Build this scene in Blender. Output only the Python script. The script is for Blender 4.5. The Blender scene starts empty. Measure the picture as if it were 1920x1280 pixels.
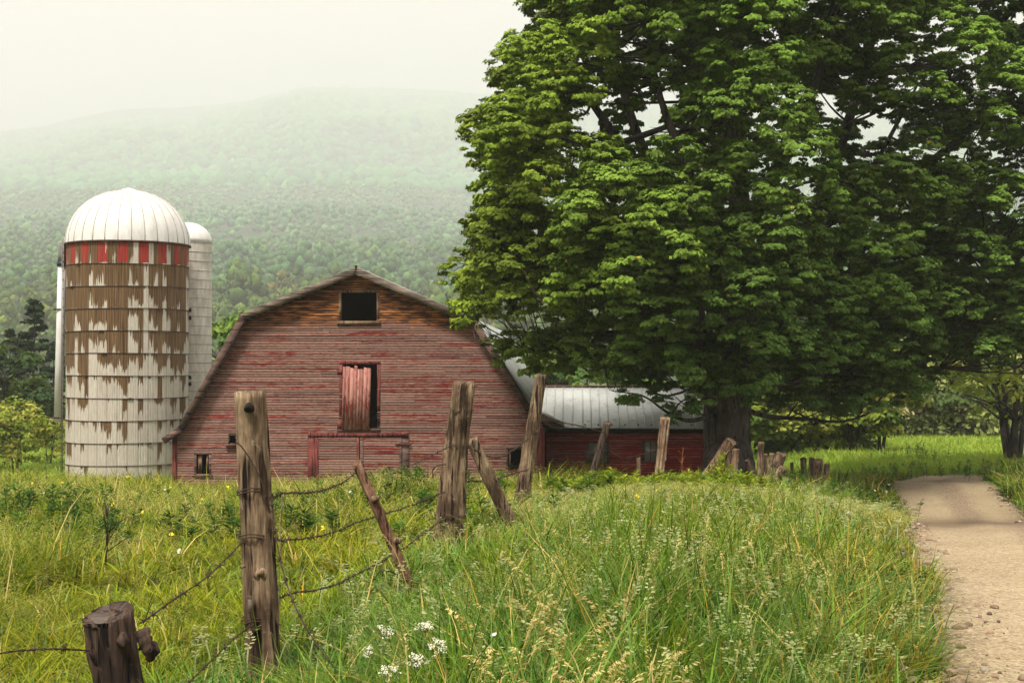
import bpy, math, random
import numpy as np
from mathutils import Vector, Matrix
PI = math.pi
rs = np.random.RandomState(7)
random.seed(7)
scene = bpy.context.scene
COL = scene.collection

# ---------------------------------------------------------------- camera maths
EYE = 1.63
F = 2667.0
PITCH = math.atan(44.0 / F)
def P(px, py, Y):
    """world point seen at pixel (px,py) of the 1920x1280 picture, at depth Y"""
    x = (px - 960) / F; y = (640 - py) / F
    dy = math.cos(PITCH) - y * math.sin(PITCH)
    dz = math.sin(PITCH) + y * math.cos(PITCH)
    k = Y / dy
    return Vector((x * k, Y, EYE + dz * k))

# ---------------------------------------------------------------- numpy helpers
def vnoise(x, y, seed=0):
    x = np.asarray(x, float); y = np.asarray(y, float)
    xi = np.floor(x).astype(np.int64); yi = np.floor(y).astype(np.int64)
    fx = x - xi; fy = y - yi
    fx = fx * fx * (3 - 2 * fx); fy = fy * fy * (3 - 2 * fy)
    def h(a, b):
        n = (a * 374761393 + b * 668265263 + seed * 1442695041) & 0xffffffff
        n = ((n ^ (n >> 13)) * 1274126177) & 0xffffffff
        n = n ^ (n >> 16)
        return (n & 0xffff) / 65535.0
    return (h(xi, yi) * (1 - fx) + h(xi + 1, yi) * fx) * (1 - fy) + (h(xi, yi + 1) * (1 - fx) + h(xi + 1, yi + 1) * fx) * fy
def fbm(x, y, seed=0, o=4):
    s = 0; a = .5; t = 0
    x = np.asarray(x, float); y = np.asarray(y, float)
    for k in range(o):
        s = s + a * vnoise(x, y, seed + k * 17); t += a; a *= .5; x = x * 2.03; y = y * 2.03
    return s / t
def sstep(a, b, x):
    t = np.clip((np.asarray(x, float) - a) / (b - a), 0, 1)
    return t * t * (3 - 2 * t)
def unit(v):
    return v / np.maximum(np.linalg.norm(v, axis=-1, keepdims=True), 1e-9)

def mesh_np(name, verts, faces, mat=None, col=None, smooth=False):
    """faces: list of (n,k) int arrays"""
    me = bpy.data.meshes.new(name)
    verts = np.asarray(verts, np.float32)
    if not isinstance(faces, list): faces = [faces]
    faces = [np.asarray(f, np.int32) for f in faces if len(f)]
    me.vertices.add(len(verts)); me.vertices.foreach_set('co', verts.ravel())
    nl = sum(f.size for f in faces); npoly = sum(len(f) for f in faces)
    me.loops.add(nl); me.polygons.add(npoly)
    me.loops.foreach_set('vertex_index', np.concatenate([f.ravel() for f in faces]))
    tot = np.concatenate([np.full(len(f), f.shape[1], np.int32) for f in faces])
    st = np.zeros(npoly, np.int32); st[1:] = np.cumsum(tot)[:-1]
    me.polygons.foreach_set('loop_start', st); me.polygons.foreach_set('loop_total', tot)
    if smooth: me.polygons.foreach_set('use_smooth', np.ones(npoly, bool))
    if col is not None:
        a = me.attributes.new('Col', 'FLOAT_COLOR', 'POINT')
        c = np.ones((len(verts), 4), np.float32); c[:, :3] = np.asarray(col)[:, :3]
        a.data.foreach_set('color', c.ravel())
    me.update(calc_edges=True)
    if mat: me.materials.append(mat)
    return me
def link(name, me, parent=None, loc=None):
    o = bpy.data.objects.new(name, me); COL.objects.link(o)
    if parent: o.parent = parent
    if loc is not None: o.location = loc
    return o
def tag(o, label=None, cat=None, group=None, kind=None):
    if label: o['label'] = label
    if cat: o['category'] = cat
    if group: o['group'] = group
    if kind: o['kind'] = kind
    return o
def empty(name, loc, label, cat, group=None, rz=0):
    o = bpy.data.objects.new(name, None); COL.objects.link(o); o.location = loc; o.rotation_euler = (0, 0, rz)
    o.empty_display_size = .2
    return tag(o, label, cat, group)

class MB:
    """collects shapes into one mesh"""
    def __init__(s): s.v = []; s.f3 = []; s.f4 = []; s.c = []; s.n = 0
    def add(s, v, f, c=(1, 1, 1)):
        v = np.asarray(v, float).reshape(-1, 3); f = np.asarray(f, int)
        if len(f):
            (s.f3 if f.shape[1] == 3 else s.f4).append(f + s.n)
        s.v.append(v)
        c = np.asarray(c, float)
        s.c.append(np.tile(c, (len(v), 1)) if c.ndim == 1 else c)
        s.n += len(v)
    def quad(s, a, b, c, d, col=(1, 1, 1)): s.add([a, b, c, d], [[0, 1, 2, 3]], col)
    def box(s, a, b, col=(1, 1, 1)):
        (x0, y0, z0), (x1, y1, z1) = a, b
        v = [(x0, y0, z0), (x1, y0, z0), (x1, y1, z0), (x0, y1, z0), (x0, y0, z1), (x1, y0, z1), (x1, y1, z1), (x0, y1, z1)]
        s.add(v, [[0, 3, 2, 1], [4, 5, 6, 7], [0, 1, 5, 4], [1, 2, 6, 5], [2, 3, 7, 6], [3, 0, 4, 7]], col)
    def hexa(s, lo, hi, col=(1, 1, 1)):
        s.add(list(lo) + list(hi), [[0, 3, 2, 1], [4, 5, 6, 7], [0, 1, 5, 4], [1, 2, 6, 5], [2, 3, 7, 6], [3, 0, 4, 7]], col)
    def tube(s, pts, rad, sides=6, col=(1, 1, 1), cap=True, rfun=None):
        pts = np.asarray(pts, float); n = len(pts)
        rad = np.broadcast_to(np.asarray(rad, float), (n,))
        t = np.gradient(pts, axis=0); t = unit(t)
        ref = np.array([0, 0, 1.0]) if abs(t[0][2]) < .9 else np.array([1.0, 0, 0])
        a = unit(np.cross(t[0], ref)); V = []
        for i in range(n):
            a = a - t[i] * np.dot(a, t[i]); a = a / max(np.linalg.norm(a), 1e-9)
            b = np.cross(t[i], a)
            th = np.arange(sides) / sides * 2 * PI
            r = rad[i] * (rfun(i, th) if rfun else 1)
            r = np.broadcast_to(r, (sides,))
            V.append(pts[i] + (np.cos(th) * r)[:, None] * a + (np.sin(th) * r)[:, None] * b)
        V = np.concatenate(V)
        fs = []
        k = np.arange(sides); k2 = (k + 1) % sides
        for i in range(n - 1):
            fs.append(np.stack([i * sides + k, i * sides + k2, (i + 1) * sides + k2, (i + 1) * sides + k], 1))
        s.add(V, np.concatenate(fs), col)
        if cap:
            base = s.n - len(V)
            for ring, rev in ((0, True), (n - 1, False)):
                c = pts[ring]
                s.add([c], np.zeros((0, 3), int), col)
                ci = s.n - 1
                idx = base + ring * sides + k; idx2 = base + ring * sides + k2
                tri = np.stack([np.full(sides, ci), idx2 if rev else idx, idx if rev else idx2], 1)
                s.f3.append(tri)
    def build(s, name, mat, parent=None, smooth=False, loc=None):
        fs = []
        if s.f4: fs.append(np.concatenate(s.f4))
        if s.f3: fs.append(np.concatenate(s.f3))
        return link(name, mesh_np(name, np.concatenate(s.v), fs, mat, np.concatenate(s.c), smooth), parent, loc)

# ---------------------------------------------------------------- materials
class NT:
    def __init__(s, name):
        s.m = bpy.data.materials.new(name); s.m.use_nodes = True
        s.t = s.m.node_tree; s.b = s.t.nodes['Principled BSDF']; s.out = s.t.nodes['Material Output']
        s.b.inputs['Roughness'].default_value = .85
        s.b.inputs['Specular IOR Level'].default_value = .25
    def n(s, typ, **kw):
        nd = s.t.nodes.new(typ)
        for k, v in kw.items(): setattr(nd, k, v)
        return nd
    def set(s, sock, v):
        if isinstance(v, bpy.types.NodeSocket): s.t.links.new(v, sock)
        elif isinstance(v, (tuple, list)) and sock.type == 'RGBA': sock.default_value = tuple(v) + ((1,) if len(v) == 3 else ())
        else: sock.default_value = v
    def obj(s): return s.n('ShaderNodeTexCoord').outputs['Object']
    def map(s, vec, scale=(1, 1, 1), loc=(0, 0, 0)):
        m = s.n('ShaderNodeMapping'); s.set(m.inputs['Vector'], vec); m.inputs['Scale'].default_value = scale; m.inputs['Location'].default_value = loc
        return m.outputs[0]
    def noise(s, vec, scale, detail=4, rough=.55, dist=0):
        m = s.n('ShaderNodeTexNoise'); s.set(m.inputs['Vector'], vec); m.inputs['Scale'].default_value = scale
        m.inputs['Detail'].default_value = detail; m.inputs['Roughness'].default_value = rough; m.inputs['Distortion'].default_value = dist
        return m.outputs[0]
    def ramp(s, fac, stops):
        r = s.n('ShaderNodeValToRGB'); s.set(r.inputs[0], fac)
        e = r.color_ramp.elements
        while len(e) < len(stops): e.new(.5)
        for el, (p, c) in zip(e, stops):
            el.position = p; el.color = (c, c, c, 1) if not isinstance(c, tuple) else c + (1,)
        return r.outputs[0]
    def mix(s, fac, a, b, mode='MIX'):
        m = s.n('ShaderNodeMix', data_type='RGBA', blend_type=mode)
        s.set(m.inputs['Factor'], fac); s.set(m.inputs['A'], a); s.set(m.inputs['B'], b)
        return m.outputs['Result']
    def math(s, op, a, b=0.0, c=0.0):
        m = s.n('ShaderNodeMath', operation=op); s.set(m.inputs[0], a); s.set(m.inputs[1], b); s.set(m.inputs[2], c)
        return m.outputs[0]
    def col(s): return s.n('ShaderNodeAttribute', attribute_name='Col').outputs['Color']
    def sep(s, v):
        m = s.n('ShaderNodeSeparateXYZ'); s.set(m.inputs[0], v); return m.outputs
    def comb(s, x, y, z):
        m = s.n('ShaderNodeCombineXYZ'); s.set(m.inputs[0], x); s.set(m.inputs[1], y); s.set(m.inputs[2], z); return m.outputs[0]
    def bump(s, h, strength=.5, dist=.01):
        b = s.n('ShaderNodeBump'); b.inputs['Strength'].default_value = strength; b.inputs['Distance'].default_value = dist
        s.set(b.inputs['Height'], h); s.t.links.new(b.outputs[0], s.b.inputs['Normal'])
    def base(s, c): s.set(s.b.inputs['Base Color'], c)
    def rough(s, v): s.set(s.b.inputs['Roughness'], v)

def leaf_mat(name, tint=(1, 1, 1), trans=.25, rough=.6):
    m = NT(name)
    c = m.mix(1.0, m.col(), tint, 'MULTIPLY')
    m.base(c); m.rough(rough); m.b.inputs['Specular IOR Level'].default_value = .08
    if trans > 0:
        t = m.n('ShaderNodeBsdfTranslucent'); m.set(t.inputs['Color'], m.mix(1.0, c, (1.1, 1.25, .5), 'MULTIPLY'))
        mx = m.n('ShaderNodeMixShader'); mx.inputs[0].default_value = trans
        m.t.links.new(m.b.outputs[0], mx.inputs[1]); m.t.links.new(t.outputs[0], mx.inputs[2])
        m.t.links.new(mx.outputs[0], m.out.inputs['Surface'])
    return m.m

def wood_mat(name, dark, mid, light, scale=1.0, axis='z'):
    m = NT(name); o = m.obj()
    sc = {'z': (70 * scale, 70 * scale, 6 * scale), 'x': (3 * scale, 60 * scale, 60 * scale)}[axis]
    g = m.noise(m.map(o, sc), 1.0, 5, .6, .6)
    big = m.noise(o, 4 * scale, 4, .6)
    sc2 = {'z': (26 * scale, 26 * scale, 2.4 * scale), 'x': (1.2 * scale, 22 * scale, 22 * scale)}[axis]
    crack = m.noise(m.map(o, sc2, (3, 1, 2)), 1.0, 2, .5, .3)
    c = m.mix(m.ramp(g, [(.36, 0.0), (.68, 1.0)]), mid, light)
    c = m.mix(m.ramp(big, [(.35, 1.0), (.65, 0.0)]), c, m.mix(.5, dark, mid))
    c = m.mix(m.ramp(crack, [(.38, 1.0), (.45, 0.0)]), c, dark)
    blot = m.noise(m.map(o, tuple(q * .16 for q in sc2), (5, 2, 9)), 3.0, 4, .65)
    c = m.mix(m.ramp(blot, [(.50, 0.0), (.62, .75)]), c, m.mix(.35, dark, mid))
    lich = m.noise(o, 13 * scale, 5, .7)
    c = m.mix(m.ramp(lich, [(.62, 0.0), (.70, .45)]), c, tuple(min(.42, q * 1.15) for q in light))
    c = m.mix(1.0, c, m.col(), 'MULTIPLY')
    m.base(c); m.rough(.9)
    h = m.math('ADD', m.math('MULTIPLY', g, .5), m.ramp(crack, [(.34, 0.0), (.46, 1.0)]))
    m.bump(h, .8, .012 / scale)
    return m.m

def plain(name, c, rough=.8, nscale=8, var=.3, metal=0):
    m = NT(name); n = m.noise(m.obj(), nscale, 5, .6)
    d = tuple(x * (1 - var) for x in c); l = tuple(min(1, x * (1 + var * .6)) for x in c)
    m.base(m.mix(1.0, m.mix(m.ramp(n, [(.3, 0.0), (.7, 1.0)]), d, l), m.col(), 'MULTIPLY')); m.rough(rough); m.b.inputs['Metallic'].default_value = metal
    return m.m

M_dark = plain('barn_inside_wood', (.014, .010, .008), .95)
M_postwood = wood_mat('weathered_post_wood', (.012, .007, .004), (.125, .072, .040), (.42, .31, .19))
M_stump = wood_mat('dark_stump_wood', (.008, .005, .004), (.045, .026, .018), (.13, .08, .055))
M_wire = plain('rusty_wire', (.05, .028, .018), .8, 60, .5)
M_leaf = leaf_mat('maple_leaf', trans=.06)
M_grass = leaf_mat('grass_blade', trans=.3, rough=.55)
M_far = leaf_mat('far_foliage', trans=0.0, rough=.9)
M_bgleaf = leaf_mat('tree_foliage', trans=.2)
M_bark = wood_mat('tree_bark', (.012, .01, .008), (.06, .048, .038), (.15, .125, .10), .35)
M_twig = plain('bare_twig', (.16, .11, .08), .9, 20, .4)
M_white = plain('white_flower', (.74, .71, .55), .8, 60, .35)

# siding : board colours come from Col, streaks of surviving red paint and grey wood from noise
def siding(name, red, pale, grey, redness):
    m = NT(name); o = m.obj(); c0 = m.col()
    st = m.noise(m.map(o, (2.0, 3, 15)), 1.6, 6, .7, .4)
    st2 = m.noise(m.map(o, (.5, 2, 5), (7, 3, 1)), 1.3, 5, .65, .2)
    fine = m.noise(m.map(o, (7, 10, 60)), 1.5, 3, .6)
    worn = m.mix(m.ramp(fine, [(.3, 0.0), (.7, 1.0)]), grey, pale)
    sp = m.n('ShaderNodeSeparateColor'); m.set(sp.inputs[0], c0)
    f = m.math('ADD', m.math('ADD', m.math('MULTIPLY', st, .75), m.math('MULTIPLY', st2, .55)), m.math('MULTIPLY', sp.outputs[0], .12))
    paint = m.ramp(f, [(redness - .05, 0.0), (redness + .07, 1.0)])
    redv = m.mix(m.ramp(fine, [(.3, 0.0), (.75, 1.0)]), tuple(x * .65 for x in red), red)
    c = m.mix(paint, worn, redv)
    # bare orange boards in the sheltered peak (Col blue channel)
    orange = m.mix(m.ramp(m.noise(m.map(o, (1.5, 3, 9), (2, 8, 4)), 1.5, 4, .6), [(.42, 0.0), (.66, 1.0)]), (.055, .024, .015), (.44, .16, .038))
    c = m.mix(sp.outputs[2], c, orange)
    bright = m.math('ADD', m.math('MULTIPLY', sp.outputs[1], .62), .66)
    c = m.mix(1.0, c, m.comb(bright, bright, bright), 'MULTIPLY')
    m.base(c); m.rough(.85); m.bump(fine, .4, .004)
    return m.m
M_siding = siding('peeling_red_clapboard', (.20, .018, .013), (.32, .175, .13), (.115, .068, .054), .775)
M_siding2 = siding('deep_red_clapboard', (.33, .026, .02), (.46, .17, .14), (.20, .045, .035), .66)
M_trim = wood_mat('grey_brown_trim', (.035, .02, .016), (.125, .07, .055), (.22, .14, .11), .6, 'x')
M_raketop = wood_mat('bleached_rake_board', (.06, .045, .034), (.20, .15, .115), (.36, .29, .225), .6, 'x')
M_redtrim = wood_mat('red_trim', (.04, .014, .012), (.17, .03, .025), (.26, .09, .07), .6)
M_door = NT('hay_door_planks')
def _door(m):
    o = m.obj()
    a = m.noise(m.map(o, (8, 5, 2.6)), 1.0, 6, .7, .8); f = m.noise(m.map(o, (70, 20, 4)), 1.0, 3)
    c = m.mix(m.ramp(a, [(.46, 0.0), (.62, 1.0)]), m.mix(f, (.24, .10, .08), (.44, .22, .17)), (.20, .026, .02))
    m.base(m.mix(1.0, c, m.col(), 'MULTIPLY')); m.bump(f, .4, .004)
_door(M_door); M_door = M_door.m
def metal_roof(c1=(.31, .335, .31), c2=(.45, .47, .43)):
    m = NT('galvanised_roof'); o = m.obj()
    a = m.noise(m.map(o, (1.0, .35, .35)), 1.2, 5, .6); b = m.noise(o, 9, 4)
    c = m.mix(m.ramp(a, [(.3, 0.0), (.7, 1.0)]), c1, c2)
    c = m.mix(m.ramp(b, [(.60, 0.0), (.75, 1.0)]), c, (.33, .30, .25))
    st = m.noise(m.map(o, (2.2, 2.2, .25)), 2.0, 4, .6); c = m.mix(m.ramp(st, [(.58, 0.0), (.70, .6)]), c, (.30, .20, .13))
    m.base(m.mix(1.0, c, m.col(), 'MULTIPLY')); m.rough(.45); m.b.inputs['Metallic'].default_value = .15
    return m.m
M_roof = metal_roof()

# ---------------------------------------------------------------- terrain
FY = [-300, 12, 19, 30, 44, 55, 80, 120, 200, 4000]
FZ = [-1.63, -1.63, -1.92, -2.80, -3.9, -4.3, -4.75, -4.9, -4.6, -4.6]
RY = [-300, 11, 15, 19, 24, 29, 34, 38, 42, 45, 48, 60, 75, 100, 200, 4000]
RZ = [-1.60, -1.63, -1.78, -2.10, -2.70, -3.30, -3.68, -3.56, -3.33, -3.74, -3.84, -4.02, -4.42, -4.8, -4.6, -4.6]
EY = [-300, 0, 7.3, 10.45, 19, 35, 42, 46, 50]
EX = [-60, 0.4, 2.2, 3.02, 5.15, 9.7, 11.15, 12.2, 14.5]
def smooth_interp(y, a, b):
    s = 0
    for d in (-1.5, -.75, 0, .75, 1.5): s = s + np.interp(np.asarray(y, float) + d, a, b)
    return s / 5
def road_left(y): return smooth_interp(y, EY, EX)
RW = 2.95
def fence_x(y): return -1.37 + .143 * (np.asarray(y, float) - 7.4)
def ground(x, y):
    x = np.asarray(x, float); y = np.asarray(y, float)
    f = smooth_interp(y, FY, FZ); r = smooth_interp(y, RY, RZ)
    near = sstep(200, 90, y) * sstep(200, 100, abs(x))
    s = x - fence_x(y)
    f = f - .25 * sstep(-1.0, -5.0, s) * sstep(5, 9, y) * sstep(60, 42, y)
    f = f + (.16 * (fbm(x * .35 + 9, y * .35, 3, 3) - .5) + .06 * (fbm(x * 1.6, y * 1.6, 5, 3) - .5)) * near
    k = sstep(-2.6, .1, x - road_left(y))
    z = f * (1 - k) + r * k
    d = (x - road_left(y)) / RW
    onroad = sstep(-.1, .05, d) * sstep(1.1, .95, d) * sstep(53, 49, y) * sstep(-40, -20, y)
    z = z + onroad * (-.05)
    # verge right of the road stands a little higher
    z = z + .22 * sstep(1.05, 1.6, d) * sstep(20, 28, y) * sstep(60, 46, y)
    return z + EYE
def gz(x, y): return float(ground(np.array([x]), np.array([y]))[0])

def grid_mesh(name, xs, ys, zf, mat, smooth=True):
    X, Y = np.meshgrid(xs, ys); Z = zf(X, Y)
    v = np.stack([X, Y, Z], -1).reshape(-1, 3)
    ny, nx = X.shape
    i = (np.arange(ny - 1)[:, None] * nx + np.arange(nx - 1)[None]).ravel()
    return mesh_np(name, v, np.stack([i, i + 1, i + nx + 1, i + nx], 1), mat, None, smooth)

mg = NT('meadow_soil'); o_ = mg.obj()
n1 = mg.noise(o_, .6, 6, .65); n2 = mg.noise(o_, 9, 5, .7)
c_ = mg.mix(mg.ramp(n1, [(.35, 0.0), (.65, 1.0)]), (.05, .075, .018), (.12, .13, .035))
c_ = mg.mix(mg.ramp(n2, [(.55, 0.0), (.75, 1.0)]), c_, (.10, .075, .035))
mg.base(c_); mg.bump(n2, .6, .05)
xs = np.concatenate([-np.geomspace(6500, 42, 24), np.linspace(-40, 40, 321), np.geomspace(42, 6500, 24)])
ys = np.concatenate([np.linspace(-280, -5, 12), np.linspace(-4, 62, 331), np.geomspace(63, 8300, 64)])
tag(link('ground', grid_mesh('ground', xs, ys, ground, mg.m)), kind='structure')

# road : tan gravel with two pale wheel tracks and loose stone between them
mr = NT('gravel_road')
def _road(m):
    uv = m.n('ShaderNodeAttribute', attribute_name='Col').outputs['Color']
    sp = m.n('ShaderNodeSeparateColor'); m.set(sp.inputs[0], uv)
    o = m.obj()
    big = m.noise(o, .7, 5, .6); peb = m.noise(o, 26, 6, .75); peb2 = m.noise(o, 70, 3, .7)
    wob = m.math('ADD', sp.outputs[0], m.math('MULTIPLY', m.math('SUBTRACT', m.noise(o, .5, 4), .5), .16))
    vo = m.n('ShaderNodeTexVoronoi'); m.set(vo.inputs['Vector'], o); vo.inputs['Scale'].default_value = 30; vo.inputs['Randomness'].default_value = 1
    vcol = m.sep(vo.outputs['Color'])[0]; vo2 = m.n('ShaderNodeTexVoronoi'); m.set(vo2.inputs['Vector'], o); vo2.inputs['Scale'].default_value = 75; v2c = m.sep(vo2.outputs['Color'])[0]
    track = m.ramp(wob, [(.03, 0.0), (.14, .8), (.36, 1.0), (.45, .05), (.56, .05), (.66, 1.0), (.86, .9), (.97, 0.0)])
    loose = m.mix(m.ramp(peb, [(.38, 0.0), (.62, 1.0)]), (.10, .062, .036), (.44, .33, .21))
    packed = m.mix(m.ramp(big, [(.3, 0.0), (.7, 1.0)]), (.31, .235, .125), (.45, .36, .215))
    packed = m.mix(m.ramp(peb2, [(.5, 0.0), (.68, .7)]), packed, (.23, .16, .10))
    packed = m.mix(m.ramp(peb, [(.60, 0.0), (.72, .5)]), packed, (.5, .42, .31))
    c = m.mix(m.math('MULTIPLY', track, m.math('ADD', .62, m.math('MULTIPLY', m.ramp(peb, [(.42, 0.0), (.55, 1.0)]), .38))), loose, packed)
    c = m.mix(m.math('MULTIPLY', m.ramp(vcol, [(.60, 0.0), (.95, 1.0)]), m.math('SUBTRACT', .75, m.math('MULTIPLY', track, .30))), c, (.13, .08, .045))
    c = m.mix(m.ramp(v2c, [(.60, 0.0), (1.0, .6)]), c, (.17, .115, .065)); c = m.mix(m.ramp(v2c, [(.0, .5), (.25, 0.0)]), c, (.55, .45, .31))
    dip_shade = m.math('MULTIPLY', sp.outputs[1], m.math('ADD', .45, m.math('MULTIPLY', peb, .7)))
    c = m.mix(dip_shade, c, (.062, .032, .017))  # shade of the dip painted into the gravel as a dark brown band
    m.base(c); m.rough(.92)
    m.bump(m.math('ADD', m.math('MULTIPLY', peb, m.math('SUBTRACT', 1.25, track)), m.math('MULTIPLY', peb2, .35)), .75, .035)
_road(mr)
ry = np.concatenate([np.linspace(-30, 4, 30), np.linspace(4.2, 51, 300)]); ru = np.linspace(0, 1, 31)
V = []; C = []
for y in ry:
    xl = float(road_left(y)); z0 = float(smooth_interp(y, RY, RZ)) + EYE
    rag = .14 * (fbm(np.array([y * .9]), np.array([0.]), 21)[0] - .5)
    for u in ru:
        x = xl - .12 + rag + u * (RW + .24)
        cr = .035 * (1 - (2 * u - 1) ** 2) - .032 * (math.exp(-((u - .27) / .1) ** 2) + math.exp(-((u - .75) / .1) ** 2))
        e = max(0, abs(u - .5) - .44) / .06
        zz = z0 + cr - .02 - e * .06 + .02 * (float(vnoise(x * 1.3, y * 1.3, 4)) - .5)
        V.append((x, y, zz))
        shade_y = y - .45 * (x - 5.3) * .3 + 1.2 * (float(fbm(x * .8, y * .4, 8)) - .5)
        dip_shade = .8 * math.exp(-((shade_y - 19.0) / 2.2) ** 2) if shade_y < 19.0 else (.8 if shade_y < 31 else .8 * math.exp(-((shade_y - 31) / 2.0) ** 2))  # strength of the painted shade along the road, fading before and after the dip
        C.append((u, dip_shade, 0))
nx = len(ru); i = (np.arange(len(ry) - 1)[:, None] * nx + np.arange(nx - 1)[None]).ravel()
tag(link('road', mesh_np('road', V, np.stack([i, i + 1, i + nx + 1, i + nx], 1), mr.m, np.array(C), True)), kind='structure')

# ---------------------------------------------------------------- mountain and hill
RPX = [-900, 0, 120, 230, 330, 450, 580, 700, 870, 1200, 1920, 2800]
RE = [.15, .168, .176, .184, .184, .190, .200, .198, .192, .187, .175, .16]
KM = 1.5     # metres of hill per unit of the profile below
def mountain_z(X, Y):
    X = X / KM; Y = Y / KM
    px = 960 + F * X / np.maximum(Y, 1)
    E = np.interp(px, RPX, RE) / .2
    e = np.interp(Y, [150, 200, 320, 480, 750, 1050, 1300, 1700, 2300, 3000, 3900, 5100, 5350, 5600], [-.031, -.023, .002, .034, .066, .087, .099, .117, .140, .161, .180, .197, .190, .15])
    # lower hill crest at ~440 m falls off a little behind
    e2 = e * (1 + (E - 1) * sstep(800, 3300, Y))
    n = (fbm(X * .005 + 3, Y * .003, 31, 4) - .5) * 26 * sstep(180, 600, Y) + (fbm(X * .0016, Y * .0009 + 5, 33, 3) - .5) * 90 * sstep(900, 2400, Y)
    return EYE + KM * (Y * e2 + n)
my = np.geomspace(150 * KM, 5600 * KM, 150)
ma = np.linspace(-.62, .62, 170)
A, Yg = np.meshgrid(ma, my); Xg = A * Yg; Zg = mountain_z(Xg, Yg)
i = (np.arange(149)[:, None] * 170 + np.arange(169)[None]).ravel()
mm = NT('mountain_forest_floor'); nn = mm.noise(mm.obj(), .05, 6, .7)
mm.base(mm.mix(nn, (.02, .035, .014), (.05, .08, .03))); mm.bump(nn, 1, 5)
tag(link('mountain', mesh_np('mountain', np.stack([Xg, Yg, Zg], -1).reshape(-1, 3), np.stack([i, i + 1, i + 171, i + 170], 1), mm.m, None, True)), kind='structure')

# ---------------------------------------------------------------- foliage generators
def rand_dirs(n, r): return unit(r.normal(size=(n, 3)))
def leaf_quads(c, nrm, size, r, aspect=.6):
    """diamond leaves: centre c (n,3), normal nrm, size (n,)"""
    n = len(c)
    t = unit(np.cross(nrm, rand_dirs(n, r))); b = np.cross(nrm, t)
    s = np.asarray(size)[:, None]
    v = np.stack([c - t * s, c + b * s * aspect, c + t * s, c - b * s * aspect], 1).reshape(-1, 3)
    return v, np.arange(4 * n).reshape(-1, 4)
def blob_crown(r, n, R, H, lobes, leaf, cols, base=.15, conic=0.0, low=.0):
    """leaf clumps scattered on many small lobes inside an uneven crown envelope. returns v,f,c with z from 0..H"""
    L = []
    for k in range(lobes):
        t = r.rand() ** .8
        z = base + (1 - base) * t
        if conic: rad = R * (1 - t) ** .8 * (.75 + .35 * r.rand()) + .04 * R
        else: rad = R * math.sqrt(max(0.02, 1 - (2 * (t * .92 + .04) - 1) ** 2)) * (.62 + .5 * r.rand())
        a = r.rand() * 2 * PI
        L.append((rad * math.cos(a), rad * math.sin(a), z * H, (.24 + .2 * r.rand()) * R * (1 - .5 * t * (1 if conic else 0))))
    L = np.array(L)
    w = L[:, 3] ** 2; w = w / w.sum()
    idx = r.choice(len(L), n, p=w)
    d = rand_dirs(n, r); d[:, 2] = np.where(d[:, 2] < -.3, -d[:, 2] * .5, d[:, 2])
    rr = L[idx, 3] * (.55 + .55 * r.rand(n))
    c = L[idx, :3] + d * rr[:, None] * np.array([1, 1, .75 if not conic else .45])
    nrm = unit(d + np.array([0, 0, .5]) + r.normal(size=(n, 3)) * .45)
    v, f = leaf_quads(c, nrm, leaf * (.6 + .8 * r.rand(n)), r)
    cl = np.array(cols); ci = r.randint(len(cl), size=lobes)
    col = cl[ci[idx]] * (.8 + .4 * r.rand(n))[:, None]
    return v, f, np.repeat(col, 4, 0)

# forest on the lower hill and the mountain (a far-off wood: stuff)
def forest(name, pts, templates, scales, tints, zoff):
    VV = []; FF = []; CC = []; off = 0
    ti = rs.randint(len(templates), size=len(pts)); rot = rs.rand(len(pts)) * 2 * PI
    for t, (v, f, c) in enumerate(templates):
        k = np.where(ti == t)[0]
        if not len(k): continue
        cs = np.cos(rot[k])[:, None]; sn = np.sin(rot[k])[:, None]; sc = scales[k][:, None]
        x = (v[None, :, 0] * cs - v[None, :, 1] * sn) * sc + pts[k, 0][:, None]
        y = (v[None, :, 0] * sn + v[None, :, 1] * cs) * sc + pts[k, 1][:, None]
        z = v[None, :, 2] * sc * (.8 + .5 * rs.rand(len(k)))[:, None] + pts[k, 2][:, None] + zoff
        VV.append(np.stack([x, y, z], -1).reshape(-1, 3))
        FF.append((f[None] + (np.arange(len(k)) * len(v))[:, None, None]).reshape(-1, f.shape[1]) + off)
        CC.append((c[None] * tints[k][:, None, :]).reshape(-1, 3)); off += len(k) * len(v)
    return tag(link(name, mesh_np(name, np.concatenate(VV), np.concatenate(FF), M_far, np.concatenate(CC), True)), kind='stuff')
def scatter(y0, y1, spacing, amax=.46):
    n = int(2 * amax * (y1 ** 2 - y0 ** 2) / 2 / spacing ** 2)
    Y = np.sqrt(rs.rand(n) * (y1 ** 2 - y0 ** 2) + y0 ** 2); X = (rs.rand(n) * 2 - 1) * amax * Y
    return X, Y
GREEN = [(.075, .125, .03), (.09, .14, .03), (.06, .10, .03), (.11, .15, .04), (.05, .085, .03)]
def wood_zone(name, y0, y1, spacing, amax, tpl, size, cols, label, cat, zoff=-2.0, pf=.02, bright=1.0, tint=(1, 1, 1)):
    X, Y = scatter(y0 * KM, y1 * KM, spacing * KM, amax); Z = mountain_z(X, Y); pf = pf / KM; zoff = zoff * KM
    sc = KM * size * (.50 + .95 * rs.rand(len(X)) ** 1.4); pat = fbm(X * pf, Y * pf, 77)
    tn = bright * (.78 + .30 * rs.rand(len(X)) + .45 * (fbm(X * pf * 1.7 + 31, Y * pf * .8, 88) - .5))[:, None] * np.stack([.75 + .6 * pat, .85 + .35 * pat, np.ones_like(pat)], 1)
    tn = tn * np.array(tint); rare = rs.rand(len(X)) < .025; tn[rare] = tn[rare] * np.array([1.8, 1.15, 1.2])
    return tag(forest(name, np.stack([X, Y, Z], 1), tpl, sc, tn, zoff), label, cat)
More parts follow.
